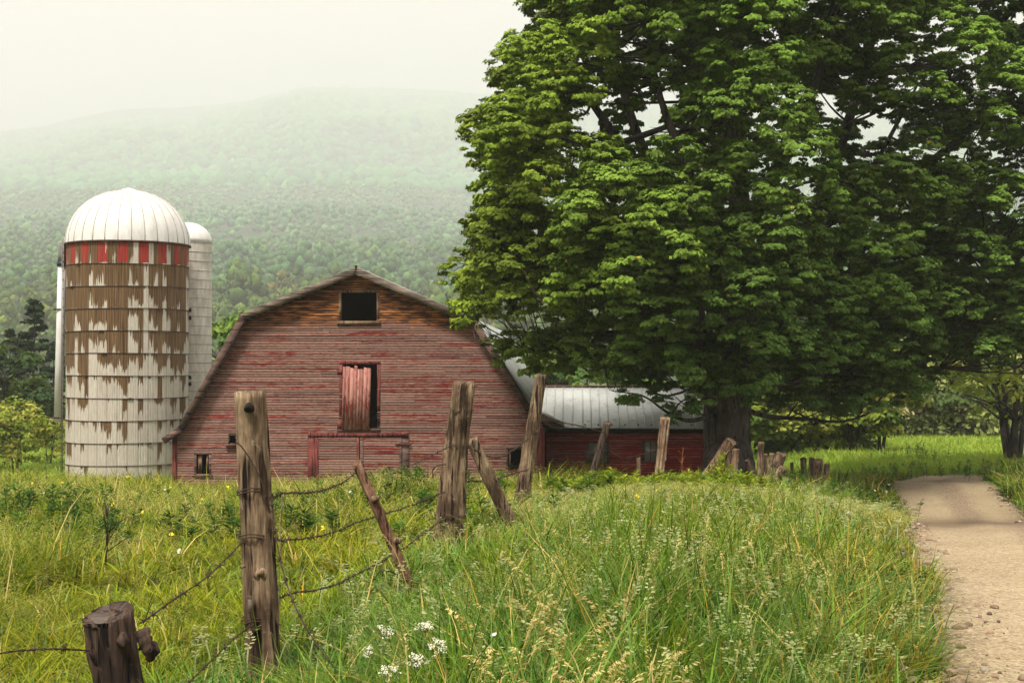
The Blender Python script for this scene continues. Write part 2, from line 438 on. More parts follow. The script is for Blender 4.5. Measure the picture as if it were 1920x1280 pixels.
GREEN = [(.095, .16, .035), (.115, .18, .035), (.08, .135, .035), (.15, .19, .045), (.06, .11, .035)]
def ico(sub):
    import bmesh
    bm = bmesh.new(); bmesh.ops.create_icosphere(bm, subdivisions=sub, radius=1.0)
    v = np.array([q.co[:] for q in bm.verts]); f = np.array([[q.index for q in p.verts] for p in bm.faces]); bm.free(); return v, f
ICO1, ICO2 = ico(1), ico(2)
def lump_crown(seed, R, H, lumps, tpl, leaves=0, leaf=.6):
    r = np.random.RandomState(seed); V = []; Fc = []; C = []; off = 0; pointy = r.rand() < .18
    for k in range(lumps):
        t = (k + r.rand()) / lumps; z = .22 + .70 * t
        rad = R * math.sqrt(max(.03, 1 - (2 * (t * .9 + .05) - 1) ** 2)) * (.35 + .5 * r.rand()) if not pointy else R * (1 - t) * .5
        a = k * 2.4 + r.rand() * 1.5; q = R * (.33 + .20 * r.rand()) * (1 - .35 * t) if lumps > 1 else R
        c = np.array([rad * math.cos(a), rad * math.sin(a), z * H if lumps > 1 else H * .55])
        v, f = tpl; n = 1 + .55 * (vnoise(v[:, 0] * 2.3 + 9 * k, v[:, 1] * 2.3 + v[:, 2] * 1.9, seed) - .5)
        V.append(c + v * n[:, None] * q * np.array([1, 1, .85])); Fc.append(f + off); off += len(v)
        C.append(np.tile(np.array(GREEN[r.randint(5)]) * (.9 + .22 * r.rand()), (len(v), 1)))
        if leaves:
            m_ = leaves // lumps; d = rand_dirs(m_, r); d[:, 2] = np.abs(d[:, 2]) * .9 - .2
            v2, f2 = leaf_quads(c + d * q * (.85 + .35 * r.rand(m_))[:, None], unit(d + r.normal(size=(m_, 3)) * .4), leaf * (.6 + .8 * r.rand(m_)), r)
            V.append(v2); Fc.append(np.concatenate([f2[:, [0, 1, 2]], f2[:, [0, 2, 3]]]) + off); off += len(v2)
            C.append(np.repeat(np.array(GREEN)[r.randint(5, size=m_)] * (.8 + .4 * r.rand(m_))[:, None], 4, 0))
    return np.concatenate(V), np.concatenate(Fc), np.concatenate(C)
T1 = [lump_crown(50 + k, 3.6, 9, 12, ICO1, 520, .34) for k in range(8)]
T2 = [lump_crown(70 + k, 3.9, 9, 9, ICO1, 60, .5) for k in range(8)]
T3 = [lump_crown(90 + k, 5.2, 9, 2, ICO1) for k in range(6)]
T4 = [lump_crown(110 + k, 9.5, 11, 1, ICO1) for k in range(6)]
wood_zone('hillside_woods', 262, 480, 8.6, .42, T1, 1.25, GREEN, 'mixed green woods covering the low hill just behind the red barn', 'woods')
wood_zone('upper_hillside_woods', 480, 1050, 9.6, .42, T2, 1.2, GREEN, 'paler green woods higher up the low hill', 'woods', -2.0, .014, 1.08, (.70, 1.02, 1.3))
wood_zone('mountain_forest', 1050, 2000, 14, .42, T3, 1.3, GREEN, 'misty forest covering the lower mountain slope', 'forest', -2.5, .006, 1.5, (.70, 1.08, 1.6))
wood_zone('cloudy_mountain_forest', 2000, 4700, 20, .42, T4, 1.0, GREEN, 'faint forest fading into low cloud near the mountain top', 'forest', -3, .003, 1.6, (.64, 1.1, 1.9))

# background trees : each a thing with trunk and crown
def make_tree(seed, H, R, n, leaf, cols, trunk_r, base=.2, conic=0, lobes=26, stems=1, bare=.0, limbs=7):
    r = np.random.RandomState(seed)
    v, f, c = blob_crown(r, n, R, H, lobes, leaf, cols, base, conic)
    cm = mesh_np('crown', v, f, M_bgleaf, c)
    b = MB()
    for s in range(stems):
        a = r.rand() * 6.28; sp = .0 if stems == 1 else R * .35
        top = np.array([math.cos(a) * sp, math.sin(a) * sp, H * (.8 if not conic else .97)])
        st = np.array([math.cos(a), math.sin(a), 0]) * (trunk_r * .9 if stems > 1 else 0)
        ts = np.linspace(0, 1, 9)[:, None]
        pts = st + (top - st) * ts + np.array([0, 0, -.4]) * (1 - ts) + r.normal(size=(9, 3)) * np.array([.04, .04, 0]) * R * ts
        b.tube(pts, trunk_r * (1 - .9 * ts[:, 0]) , 7)
        for k in range(limbs):
            q = r.randint(3, 8); p0 = pts[q]; aa = r.rand() * 6.28
            L = R * (.5 + .4 * r.rand()) * (1 if not conic else (1.1 - q / 9))
            e = p0 + np.array([math.cos(aa) * L, math.sin(aa) * L, L * (.5 if not conic else -.05)])
            mid = (p0 + e) / 2 + np.array([0, 0, .1 * L])
            b.tube([p0, mid, e], [trunk_r * .35, trunk_r * .22, trunk_r * .06], 5)
    to = b.build('trunk', M_bark, None, True); tm = to.data; bpy.data.objects.remove(to)
    return tm, cm
def place_tree(name, tpl, x, y, s, rz, label, cat='tree', group=None, sz=1.0, z=None):
    e = empty(name, (x, y, (gz(x, y) if z is None else z) - .05), label, cat, group, rz)
    e.scale = (s, s, s * sz)
    for nm, me in (('trunk', tpl[0]), ('crown', tpl[1])): link(nm, me, e)
    return e
def at_px(px, Y): return (px - 960) / F * Y
CON = [(.018, .034, .012), (.028, .05, .016), (.014, .026, .010), (.04, .06, .016)]
conA = make_tree(1, 11.5, 2.2, 5200, .24, CON, .2, .06, 1, 60, limbs=10)
conB = make_tree(2, 11.5, 2.5, 5200, .26, CON + [(.05, .075, .022)], .2, .05, 1, 55, limbs=10)
MIX = [(.05, .085, .02), (.075, .11, .025), (.035, .065, .02)]
decA = make_tree(3, 8, 3.1, 5200, .22, MIX, .2, .15, 0, 34)
YEL = [(.25, .28, .035), (.19, .24, .03), (.31, .31, .055)]
yelA = make_tree(4, 4, 1.7, 1700, .13, YEL, .06, .12, 0, 26, 3)
yelB = make_tree(5, 6, 2.3, 2400, .15, YEL, .13, .25, 0, 30, 2)
WIL = [(.26, .29, .085), (.31, .33, .10), (.20, .245, .07), (.36, .34, .14)]
wilA = make_tree(6, 5, 2.8, 4600, .19, WIL, .12, .03, 0, 40, 3)
wilB = make_tree(7, 5, 3.1, 4600, .19, WIL + [(.08, .12, .03)], .12, .03, 0, 40, 3)
BRI = [(.12, .20, .035), (.17, .25, .04), (.08, .15, .03)]
briA = make_tree(8, 8, 3.2, 5600, .22, BRI, .2, .12, 0, 34)
for px, Y, s, tpl, lab in [
    (64, 92, .78, conA, 'tall dark conifer with pointed top, rising just left of the silo pipe'),
    (18, 96, .63, conB, 'dark spruce at the left picture edge behind the yellow saplings'),
    (102, 99, .56, conB, 'dark conifer partly hidden behind the white silo pipe'),
    (-28, 90, .66, conA, 'dark conifer cut off by the left picture edge'),
    (40, 86, .54, conB, 'shorter dark conifer in front of the tall pointed one')]:
    place_tree('conifer_tree', tpl, at_px(px, Y), Y, s, rs.rand() * 6, lab, 'tree', 'dark conifers left of the silo')
for px, Y, s, lab in [(8, 76, .68, 'mid green leafy tree among the dark conifers at far left'), (88, 80, .5, 'small dark leafy tree low behind the bottom end of the white pipe')]:
    place_tree('leafy_tree', decA, at_px(px, Y), Y, s, rs.rand() * 6, lab, 'tree', 'leafy trees left of the silo')
for px, Y, s, sz, lab in [(30, 58, .72, 1.0, 'yellow green sapling with thin crooked stems at far left edge of the meadow'),
                      (92, 62, .55, 1.0, 'low yellowish brush beside the foot of the concrete silo'),
                      (-12, 56, .66, 1.0, 'yellow green bush cut off by the left picture edge')]:
    place_tree('sapling', yelA, at_px(px, Y), Y, s, rs.rand() * 6, lab, 'sapling', 'yellow green saplings by the silo', sz)
for px, Y, s, lab in [(415, 78, .9, 'green tree between the slim silo and the barn roof slope'), (1040, 82, .62, 'dark green tree right behind the barn roof edge'), (1100, 84, .72, 'bright green rounded tree behind the low shed ridge'), (1175, 80, .68, 'bright green bushy tree above the middle of the shed roof'),
    (1245, 86, .78, 'green tree behind the shed roof next to the maple crown'), (975, 95, .7, 'green tree seen in the gap above the barn roof')]:
    place_tree('leafy_tree', briA, at_px(px, Y), Y, s, rs.rand() * 6, lab, 'tree', 'green trees behind the barn and shed')
busA = make_tree(12, 4.6, 2.4, 4800, .15, [(.22, .27, .035), (.15, .21, .03), (.09, .145, .025), (.26, .28, .05)], .09, .05, 0, 40, 3)
busB = make_tree(13, 4.2, 2.5, 4600, .15, [(.17, .23, .035), (.12, .18, .03), (.08, .13, .022)], .09, .04, 0, 38, 3)
for px, Y, s, tpl, lab in [
    (1478, 68, 1.0, busA, 'bright yellow green bush rising behind the split leaning stump'), (1440, 70, 1.1, busB, 'green bush against the right side of the maple trunk'), (1545, 69, .98, busB, 'green bush behind the wide plank stump'), (1598, 67, .86, busA, 'yellow green bush left of the twin trunked yellow tree'), (1512, 74, 1.15, busB, 'darker green bush filling the gap between two brighter bushes'),
    (1452, 72, .72, yelB, 'yellow green tree just right of the maple trunk'),
    (1500, 78, .8, wilB, 'grey green bushy tree behind the far fence stumps'),
    (1560, 74, .74, wilA, 'bushy tree left of the twin trunked yellow tree'),
    (1690, 92, .95, wilB, 'grey green willow just right of the twin trunked tree'),
    (1745, 95, 1.1, wilA, 'broad pale willow in the middle of the field edge row'),
    (1805, 92, 1.0, wilB, 'rounded pale willow left of the many stemmed tree'),
    (1860, 96, 1.15, wilA, 'tall willow behind the many stemmed tree'),
    (1925, 94, 1.1, wilB, 'willow cut off by the right picture edge'),
    (1640, 98, .9, wilA, 'dim willow behind the twin trunked yellow tree'),
    (1420, 88, 1.0, wilB, 'dim bushy tree peeping past the right side of the maple trunk')]:
    place_tree('willow_tree', tpl, at_px(px, Y), Y, s, rs.rand() * 6, lab, 'tree', 'trees along the far field edge')
place_tree('yellow_tree', yelB, at_px(1648, 66), 66, .82, 1.2, 'yellow leaved tree with two dark trunks at the field edge', 'tree')
mst = make_tree(9, 7, 3.0, 1500, .16, YEL, .17, .3, 0, 30, 5, limbs=9)
place_tree('many_stemmed_tree', mst, at_px(1898, 58), 58, .95, .4, 'many stemmed tree with sparse yellow leaves at right edge of the field', 'tree')

# ---------------------------------------------------------------- barn
TH = math.radians(2.6)
BX, BY = -4.78, 44.0
barn = empty('red_barn', (BX, BY, EYE), 'weathered red gambrel barn with an open loft window and half open hay door', 'barn', None, -TH)
# local axes: x along the face, y back, z up from eye level
GZ = -4.25
OUT = [(-5.69, GZ), (-5.69, -2.12), (-5.40, -1.82), (-3.47, 1.45), (0, 2.86), (3.61, 1.27), (5.34, -1.42), (5.75, -1.68), (5.75, GZ)]
def ext(z):
    """left and right edge of the face at height z"""
    L = sorted([(p[1], p[0]) for p in OUT[:5]]); R = sorted([(p[1], p[0]) for p in OUT[4:]])
    return float(np.interp(z, [p[0] for p in L], [p[1] for p in L])), float(np.interp(z, [p[0] for p in R], [p[1] for p in R]))
def clapboards(mb, extf, z0, z1, h, openings, r, y=0.0, orange=None, patches=None):
    z = z0
    while z < z1:
        zt = min(z + h, z1)
        zm = (z + zt) / 2
        cuts = sorted([(o[0], o[1]) for o in openings if o[2] < zm < o[3]])
        (la, ra), (lb, rb) = extf(z), extf(zt)
        segs = []; cur = None
        lo = min(la, lb); hi = max(ra, rb)
        start = lo
        for c in cuts:
            segs.append((start, c[0])); start = c[1]
        segs.append((start, hi))
        for a, b in segs:
            if b - a < .02: continue
            u = a
            while u < b - 1e-6:
                e = min(b, u + 1.0 + 3.2 * r.rand())
                if b - e < .4: e = b
                ju = .004
                def cl(x, zz):
                    l, q = extf(zz); return min(max(x, l), q)
                x0b, x1b, x0t, x1t = cl(u + (ju if u > a else 0), z), cl(e - (ju if e < b else 0), z), cl(u + (ju if u > a else 0), zt), cl(e - (ju if e < b else 0), zt)
                dz0 = r.normal() * .004; dz1 = r.normal() * .004; out = .026 + .008 * r.rand()
                og = 0
                if orange is not None: og = orange(zm, (u + e) / 2, r)
                col = (r.rand(), .25 + .75 * r.rand() ** 1.2, og)
                if r.rand() < .05: col = (col[0], .05, og)
                # sloping face + under lip
                g0 = .017 + .006 * r.rand()
                za, zb_, zc, zd = z + g0 + dz0, z + g0 + dz1, zt + dz1 * .5, zt + dz0 * .5
                mb.quad((x0b, y - out, za), (x1b, y - out, zb_), (x1t, y - out + .008, zc), (x0t, y - out + .008, zd), col)
                mb.quad((x0b, y - out, za), (x0b, y + .01, za), (x1b, y + .01, zb_), (x1b, y - out, zb_), col)
                mb.quad((x0t, y - out + .008, zd), (x1t, y - out + .008, zc), (x1t, y + .01, zc), (x0t, y + .01, zd), col)
                u = e
        z += h
LOFT = (-.50, .60, 1.36, 2.23); HAY = (-.46, .62, -1.92, .02)
WL = (-5.02, -4.62, -3.4, -2.78); WR = (4.66, 5.08, -3.2, -2.56); VENT = (-3.98, -3.8, -2.44, -2.16)
DOORS = (-1.27, 1.42, GZ, -2.15)
fb = MB(); r_ = np.random.RandomState(11)
def og(z, u, r):
    lim = 1.18 + .22 * (float(vnoise(u * .9, 3.3, 5)) - .5) * 2
    t = (z - lim) / .25
    return float(np.clip(t + (r.rand() - .5) * .5, 0, 1))
clapboards(fb, ext, GZ, 2.84, .079, [LOFT, HAY, WL, WR, VENT, DOORS], r_, 0.0, og)
wall = fb.build('front_wall', M_siding, barn)
LB = 16.5
ib = MB()
# structural walls behind the boards : side walls, back, floor, interior dark
def ring_wall(mb, x, y0, y1, z0, z1, t=.12): mb.box((min(x, x + t), y0, z0), (max(x, x + t), y1, z1))
ring_wall(ib, -5.69, .03, LB, GZ, -2.1); ring_wall(ib, 5.75, .03, LB, GZ, -1.75, -.12)
bk = [(p[0], LB, p[1]) for p in OUT]; bk2 = [(p[0], LB + .1, p[1]) for p in OUT]
nb = len(bk); cen = (0, LB, -1.0); cen2 = (0, LB + .1, -1.0)
for a, b in zip(range(nb), list(range(1, nb)) + [0]):
    ib.add([bk[a], bk[b], cen], [[0, 1, 2]]); ib.add([bk2[a], bk2[b], cen2], [[2, 1, 0]])
ib.quad((-5.69, 0, GZ + .02), (5.75, 0, GZ + .02), (5.75, LB, GZ + .02), (-5.69, LB, GZ + .02))
# hay loft floor
ib.box((-5.2, .15, -2.02), (5.2, LB - .02, -1.95))
RDK = [(-5.62, -2.2), (-5.36, -1.94), (-3.45, 1.40), (0, 2.80), (3.58, 1.20), (5.30, -1.50), (5.68, -1.8)]
for (a, b) in zip(RDK[:-1], RDK[1:]): ib.quad((a[0], .03, a[1]), (b[0], .03, b[1]), (b[0], LB, b[1]), (a[0], LB, a[1]))
# boarding right behind the clapboards except at the openings
def backing(mb, ops):
    zs = sorted(set([GZ, 2.8] + [o[2] for o in ops] + [o[3] for o in ops] + list(np.linspace(GZ, 2.8, 36))))
    for z0, z1 in zip(zs[:-1], zs[1:]):
        zm = (z0 + z1) / 2; l = max(ext(z0)[0], ext(z1)[0]) + .02; q = min(ext(z0)[1], ext(z1)[1]) - .02
        st = l
        for c in sorted([(o[0], o[1]) for o in ops if o[2] < zm < o[3]]):
            mb.quad((st, .02, z0), (c[0], .02, z0), (c[0], .02, z1), (st, .02, z1)); st = c[1]
        mb.quad((st, .02, z0), (q, .02, z0), (q, .02, z1), (st, .02, z1))
backing(ib, [LOFT, HAY, WL, WR, VENT, DOORS])
ib.build('inner_wall', M_dark, barn)
# corner boards
cb = MB(); cb.box((-5.78, -.04, GZ), (-5.62, .0, -2.2)); cb.box((-5.78, .0, GZ), (-5.692, .2, -2.2)); cb.build('corner_board', M_redtrim, barn)
cb = MB(); cb.box((5.55, -.045, GZ), (5.752, .0, -1.95)); cb.box((5.753, -.045, GZ), (5.79, .16, -1.95)); cb.build('corner_board', M_redtrim, barn)
# roof shell : standing seam metal panels with thickness, overhanging the face
RF = [(-6.02, -2.28), (-5.50, -1.92), (-3.55, 1.57), (0, 2.99), (3.70, 1.38), (5.43, -1.39), (6.37, -1.88)]
Y0, Y1 = -.34, LB + .3
rb = MB()
for (a, b) in zip(RF[:-1], RF[1:]):
    a = np.array(a); b = np.array(b); d = b - a; n = np.array([-d[1], d[0]]) / np.linalg.norm(d)
    a2, b2 = a - n * .035, b - n * .035
    shade = .92 + .1 * r_.rand()
    lo = [(a2[0], Y0, a2[1]), (b2[0], Y0, b2[1]), (b2[0], Y1, b2[1]), (a2[0], Y1, a2[1])]
    hi = [(a[0], Y0, a[1]), (b[0], Y0, b[1]), (b[0], Y1, b[1]), (a[0], Y1, a[1])]
    rb.hexa(lo, hi, (shade,) * 3)
    k = 0
    y = Y0 + .1
    while y < Y1:
        w = .022
        p = [a + n * .004, b + n * .004, b + n * .03, a + n * .03]
        rb.hexa([(p[0][0], y - w, p[0][1]), (p[1][0], y - w, p[1][1]), (p[1][0], y + w, p[1][1]), (p[0][0], y + w, p[0][1])],
                [(p[3][0], y - w * .5, p[3][1]), (p[2][0], y - w * .5, p[2][1]), (p[2][0], y + w * .5, p[2][1]), (p[3][0], y + w * .5, p[3][1])], (.86, .86, .86))
        y += .3
roof = rb.build('roof', M_roof, barn)
kb = MB(); kb.tube([(0, Y0 - .04, 3.02), (0, Y0 + .10, 3.035)], .035, 8); kb.build('ridge_cap', M_wire, roof)
# rake boards along the roof edge
tb = MB()
def rake(mb, a, b, w, y, t=.03, sa=0, sb=0, top=.018):
    a = np.array(a); b = np.array(b); d = (b - a) / np.linalg.norm(b - a); n = np.array([-d[1], d[0]])
    q = [a + n * top, b + n * top, b - n * (.037 + w) + d * sb, a - n * (.037 + w) + d * sa]
    lo = [(p[0], y, p[1]) for p in q]; hi = [(p[0], y + t, p[1]) for p in q]
    mb.add(lo + hi, [[3, 2, 1, 0], [4, 5, 6, 7], [0, 1, 5, 4], [1, 2, 6, 5], [2, 3, 7, 6], [3, 0, 4, 7]], (.85 + .3 * r_.rand(),) * 3)
for (a, b), w in zip(zip(RF[:-1], RF[1:]), (.15, .15, .16, .16, .15, .15)):
    y = Y0 - .002 - (.005 if w == .16 else 0)
    m_ = MB(); rake(m_, a, b, w, y); m_.build('rake_board', M_raketop if w == .16 else M_trim, roof)
# soffit behind rake
# loft window
def frame_rect(name, parent, rect, w, d, mat, sill=None, y=-.03, jit=.006):
    b = MB(); u0, u1, z0, z1 = rect
    j = lambda: r_.normal() * jit
    def hx(x0, x1, za, zb, yy):
        b.hexa([(x0 + j(), yy, za), (x1 + j(), yy, za), (x1, .06, za), (x0, .06, za)], [(x0 + j(), yy, zb), (x1 + j(), yy, zb), (x1, .06, zb), (x0, .06, zb)], (.8 + .4 * r_.rand(),) * 3)
    hx(u0 - w, u0, z0, z1, y); hx(u1, u1 + w, z0, z1, y); hx(u0 - w, u1 + w, z1, z1 + w, y - .004)
    o = b.build('frame', mat, parent)
    if sill:
        s = MB(); s.box((u0 - w - .04, y - .05, z0 - sill), (u1 + w + .04, .05, z0 - .001)); s.build('sill', mat, parent)
    return o
def win_part(name, rect, w, mat, sill, label=None):
    u0, u1, z0, z1 = rect
    b = MB()   # reveal lining of the opening
    for q in ([(u0, 0, z0), (u0, .14, z0), (u0, .14, z1), (u0, 0, z1)], [(u1, 0, z0), (u1, 0, z1), (u1, .14, z1), (u1, .14, z0)], [(u0, 0, z1), (u0, .14, z1), (u1, .14, z1), (u1, 0, z1)], [(u0, 0, z0), (u1, 0, z0), (u1, .14, z0), (u0, .14, z0)]): b.quad(*q)
    o = b.build(name, M_dark, barn); frame_rect('frame', o, rect, w, .03, mat, sill)
    if label: o['label'] = label
    return o
M_framewood = wood_mat('window_frame_wood', (.06, .03, .018), (.22, .125, .07), (.36, .25, .16), .6)
win_part('loft_window', LOFT, .085, M_framewood, .11, 'wide open loft window with bare wood frame')
hw = win_part('hay_door_opening', HAY, .10, M_redtrim, None)
w1 = win_part('small_window', WL, .07, M_trim, .05, 'small low window with tilted broken sash')
b = MB(); b.box((-4.98, .03, -3.38), (-4.86, .05, -2.8)); b.box((-4.72, .035, -3.38), (-4.66, .055, -2.8)); b.build('sash', M_framewood, w1)
w2 = win_part('small_window', WR, .06, M_trim, None, 'small open window low on the right')
b = MB(); b.box((4.70, .03, -3.16), (4.74, .05, -2.6)); b.build('sash', M_framewood, w2)
w3 = win_part('vent_hole', VENT, .03, M_dark, None)
b = MB(); b.box((-4.1, -.16, -2.5), (-3.78, .0, -2.455)); b.build('ledge', M_trim, w3)
# hay door : vertical planks, broken tops, slid open to the left and hanging a little crooked
b = MB(); px = -.44; k = 0
while px < .43:
    w = .085 + .05 * r_.rand(); tp = -.01 - .09 * r_.rand() ** 2 - (.04 if px > .0 else 0); x1 = min(px + w, .44)
    tilt = -.045
    b.hexa([(px + tilt + .004, -.115, -2.0), (x1 + tilt - .002, -.115, -2.0), (x1 + tilt - .002, -.085, -2.0), (px + tilt + .004, -.085, -2.0)],
           [(px + .004, -.085, tp), (x1 - .002, -.085, tp - .02), (x1 - .002, -.06, tp - .02), (px + .004, -.06, tp)], (.75 + .45 * r_.rand(),) * 3)
    px = x1
hd = b.build('hay_door', M_door, barn); hd['label'] = 'pinkish red plank hay door with ragged top, half open'
for q in (((-.62, -.05, -1.98), (-.35, -.03, -1.72)), ((-.62, -.05, -.28), (-.42, -.03, -.16))):
    b = MB(); b.box(*q); b.build('hinge_board', M_redtrim, hw)
b = MB(); b.box((-.62, -.05, -2.06), (.72, -.018, -1.985)); b.build('threshold', M_trim, hw)
# double door at the bottom, clad like the wall
dd = MB(); dd.box((-1.5, -.075, -2.22), (1.58, -.02, -2.10)); hdr = dd.build('door_header', M_redtrim, barn)
for x0, x1, lean in ((-1.27, .06, -.012), (.14, 1.40, .02)):
    mbd = MB()
    clapboards(mbd, lambda z, a=x0, c=x1: (a + .05, c - .05), GZ, -2.24, .079, [], r_, -.042)
    d = mbd.build('barn_door', M_siding, barn); s = MB(); s.box((x0, -.03, GZ), (x1, .0, -2.24)); s.build('core', M_dark, d); d.rotation_euler = (0, lean * .25, 0)
    for sx0, sx1 in ((x0 - .03, x0 + .07), (x1 - .07, x1)):
        s = MB(); s.box((sx0, -.085, GZ), (sx1, -.033, -2.24)); s.build('stile', M_redtrim if x0 < 0 else M_trim, d)
    if x0 > 0:
        s = MB(); s.box((x1 - .2, -.105, -2.46), (x1 + .3, -.088, -2.40)); s.build('hinge', M_redtrim, d)
for x, w in ((-1.40, .13), (1.49, .12)):
    s = MB(); s.box((x - w, -.055, GZ), (x + w, -.021, -2.08)); s.build('door_jamb', M_redtrim if x < 0 else M_trim, barn)

# ---------------------------------------------------------------- low shed wing
shed = empty('red_shed', (BX, BY, EYE), 'low dark red shed with pale metal roof joined to the right side of barn', 'shed', None, -math.radians(2.6))
SX0, SX1, SY = 5.80, 10.82, 1.75
sb = MB()
SW1 = (7.15, 7.75, -3.12, -2.46); SW2 = (8.89, 9.35, -3.08, -2.44)
clapboards(sb, lambda z: (SX0, SX1), GZ + .1, -1.93, .085, [SW1, SW2], np.random.RandomState(5), SY)
sb.build('front_wall', M_siding2, shed)
sb = MB()
def bq(x0, x1, z0, z1): sb.quad((x0, SY + .02, z0), (x1, SY + .02, z0), (x1, SY + .02, z1), (x0, SY + .02, z1))
bq(SX0, SW1[0], GZ, -1.90); bq(SW1[0], SW1[1], GZ, SW1[2]); bq(SW1[0], SW1[1], SW1[3], -1.90); bq(SW1[1], SW2[0], GZ, -1.98)
bq(SW2[0], SW2[1], GZ, SW2[2]); bq(SW2[0], SW2[1], SW2[3], -1.90); bq(SW2[1], SX1, GZ, -1.98)
SYB = 7.6; SRY = 4.7; SRZ = -.74; SEZ = -1.84
sb.box((SX0, SYB, GZ), (SX1, SYB + .1, -1.99))
sb.quad((SX0, SY + .02, GZ + .03), (SX1, SY + .02, GZ + .03), (SX1, SYB, GZ + .03), (SX0, SYB, GZ + .03))
sb.build('inner_wall', M_dark, shed)
eb = MB(); eb.add([(SX1, SY + .02, GZ), (SX1, SYB, GZ), (SX1, SYB, -1.93), (SX1, SRY, SRZ - .06), (SX1, SY + .02, -1.93)], np.zeros((0, 4), int), (.5, .6, 0))
eb.f3.append(np.array([[0, 1, 2], [0, 2, 4], [4, 2, 3]])); eb.build('end_wall', M_siding2, shed)
cb = MB(); cb.box((SX1 - .10, SY - .03, GZ), (SX1 + .012, SY - .001, -1.94)); cb.build('corner_board', M_redtrim, shed)
cb = MB(); cb.box((SX1 + .013, SY - .03, GZ), (SX1 + .05, SY + .1, -1.94)); cw = cb.build('corner_board', plain('pale_trim', (.55, .46, .38), .8), shed)
sr = MB()
SX2 = SX1 + .22; SX00 = 5.3
for (ya, za), (yb, zb) in (((SY - .38, SEZ - .13), (SRY, SRZ)), ((SYB + .35, SEZ - .1), (SRY, SRZ))):
    n = np.array([0, -(zb - za), (yb - ya)]); n = n / np.linalg.norm(n) * (1 if n[2] > 0 else -1)
    q = np.array([(SX00, ya, za), (SX2, ya, za), (SX2, yb, zb), (SX00, yb, zb)])
    lo = q - n * .05; v = list(lo) + list(q)
    sr.add(v, [[0, 3, 2, 1], [4, 5, 6, 7], [0, 1, 5, 4], [1, 2, 6, 5], [2, 3, 7, 6], [3, 0, 4, 7]], (1, 1, 1))
    x = SX00 + .1
    while x < SX2:
        w = .02
        p0 = np.array([x, ya, za]) + n * .004; p1 = np.array([x, yb, zb]) + n * .004; dx = np.array([w, 0, 0]); h = n * (.018 + .008 * r_.rand())
        sh = (.88 + .12 * r_.rand(),) * 3
        sr.add([p0 - dx, p0 + dx, p1 + dx, p1 - dx, p0 - dx * .5 + h, p0 + dx * .5 + h, p1 + dx * .5 + h, p1 - dx * .5 + h], [[0, 3, 2, 1], [4, 5, 6, 7], [0, 1, 5, 4], [1, 2, 6, 5], [2, 3, 7, 6], [3, 0, 4, 7]], sh)
        x += .26 + .1 * r_.rand()
M_roof2 = metal_roof((.45, .475, .44), (.60, .615, .57)); sro = sr.build('roof', M_roof2, shed)
rc = MB(); rc.box((SX00, SRY - .09, SRZ - .03), (SX2 + .01, SRY + .09, SRZ + .05)); rc.build('ridge_cap', M_trim, sro)
fs = MB(); fs.box((SX0 - .1, SY - .36, SEZ - .3), (SX2 - .02, SY - .33, SEZ - .165)); fs.build('fascia', M_dark, sro)
for x in np.arange(SX00 + .9, SX2, .42):
    nl = MB(); nl.box((x - .025, SY - .26, SEZ - .075), (x + .025, SY - .23, SEZ - .035)); nl.build('roof_clip', M_wire, sro)
M_glass = NT('dusty_pane'); M_glass.base(M_glass.mix(M_glass.noise(M_glass.obj(), 5, 4), (.16, .16, .13), (.40, .38, .32))); M_glass.rough(.22); M_glass.b.inputs['Specular IOR Level'].default_value = .6; M_glass = M_glass.m
for k, (rect, lab) in enumerate(((SW1, 'left shed window with a slanting torn board across it'), (SW2, 'right shed window with dusty panes'))):
    u0, u1, z0, z1 = rect
    b = MB(); b.box((u0, SY + .03, z0 + (.0 if k else .02)), (u1 if k else u0 + .6, SY + .04, z1 if k else z1 - .02)); w = b.build('window', M_glass, shed); w['label'] = lab
    b = MB(); t = .05
    b.box((u0 - t, SY - .035, z0 - t), (u0, SY + .025, z1 + t)); b.box((u1, SY - .035, z0 - t), (u1 + t, SY + .025, z1 + t)); b.box((u0, SY - .033, z1), (u1, SY + .025, z1 + t)); b.box((u0, SY - .033, z0 - t), (u1, SY + .025, z0))
    um = (u0 + u1) / 2; zm = (z0 + z1) / 2
    b.box((um - .012, SY + .0, z0), (um + .012, SY + .026, z1)); b.box((u0, SY + .001, zm - .012), (um - .012, SY + .025, zm + .012)); b.box((um + .012, SY + .001, zm - .012), (u1, SY + .025, zm + .012))
    b.build('frame', M_trim, w)
    if k == 0:
        b = MB(); b.hexa([(u0 - .1, SY - .05, z0 + .02), (u0 + .5, SY - .05, z0 + .1), (u0 + .5, SY - .036, z0 + .1), (u0 - .1, SY - .036, z0 + .02)], [(u0 - .12, SY - .05, z0 + .42), (u0 + .08, SY - .05, z0 + .4), (u0 + .08, SY - .036, z0 + .4), (u0 - .12, SY - .036, z0 + .42)]); b.build('loose_board', M_raketop, w)

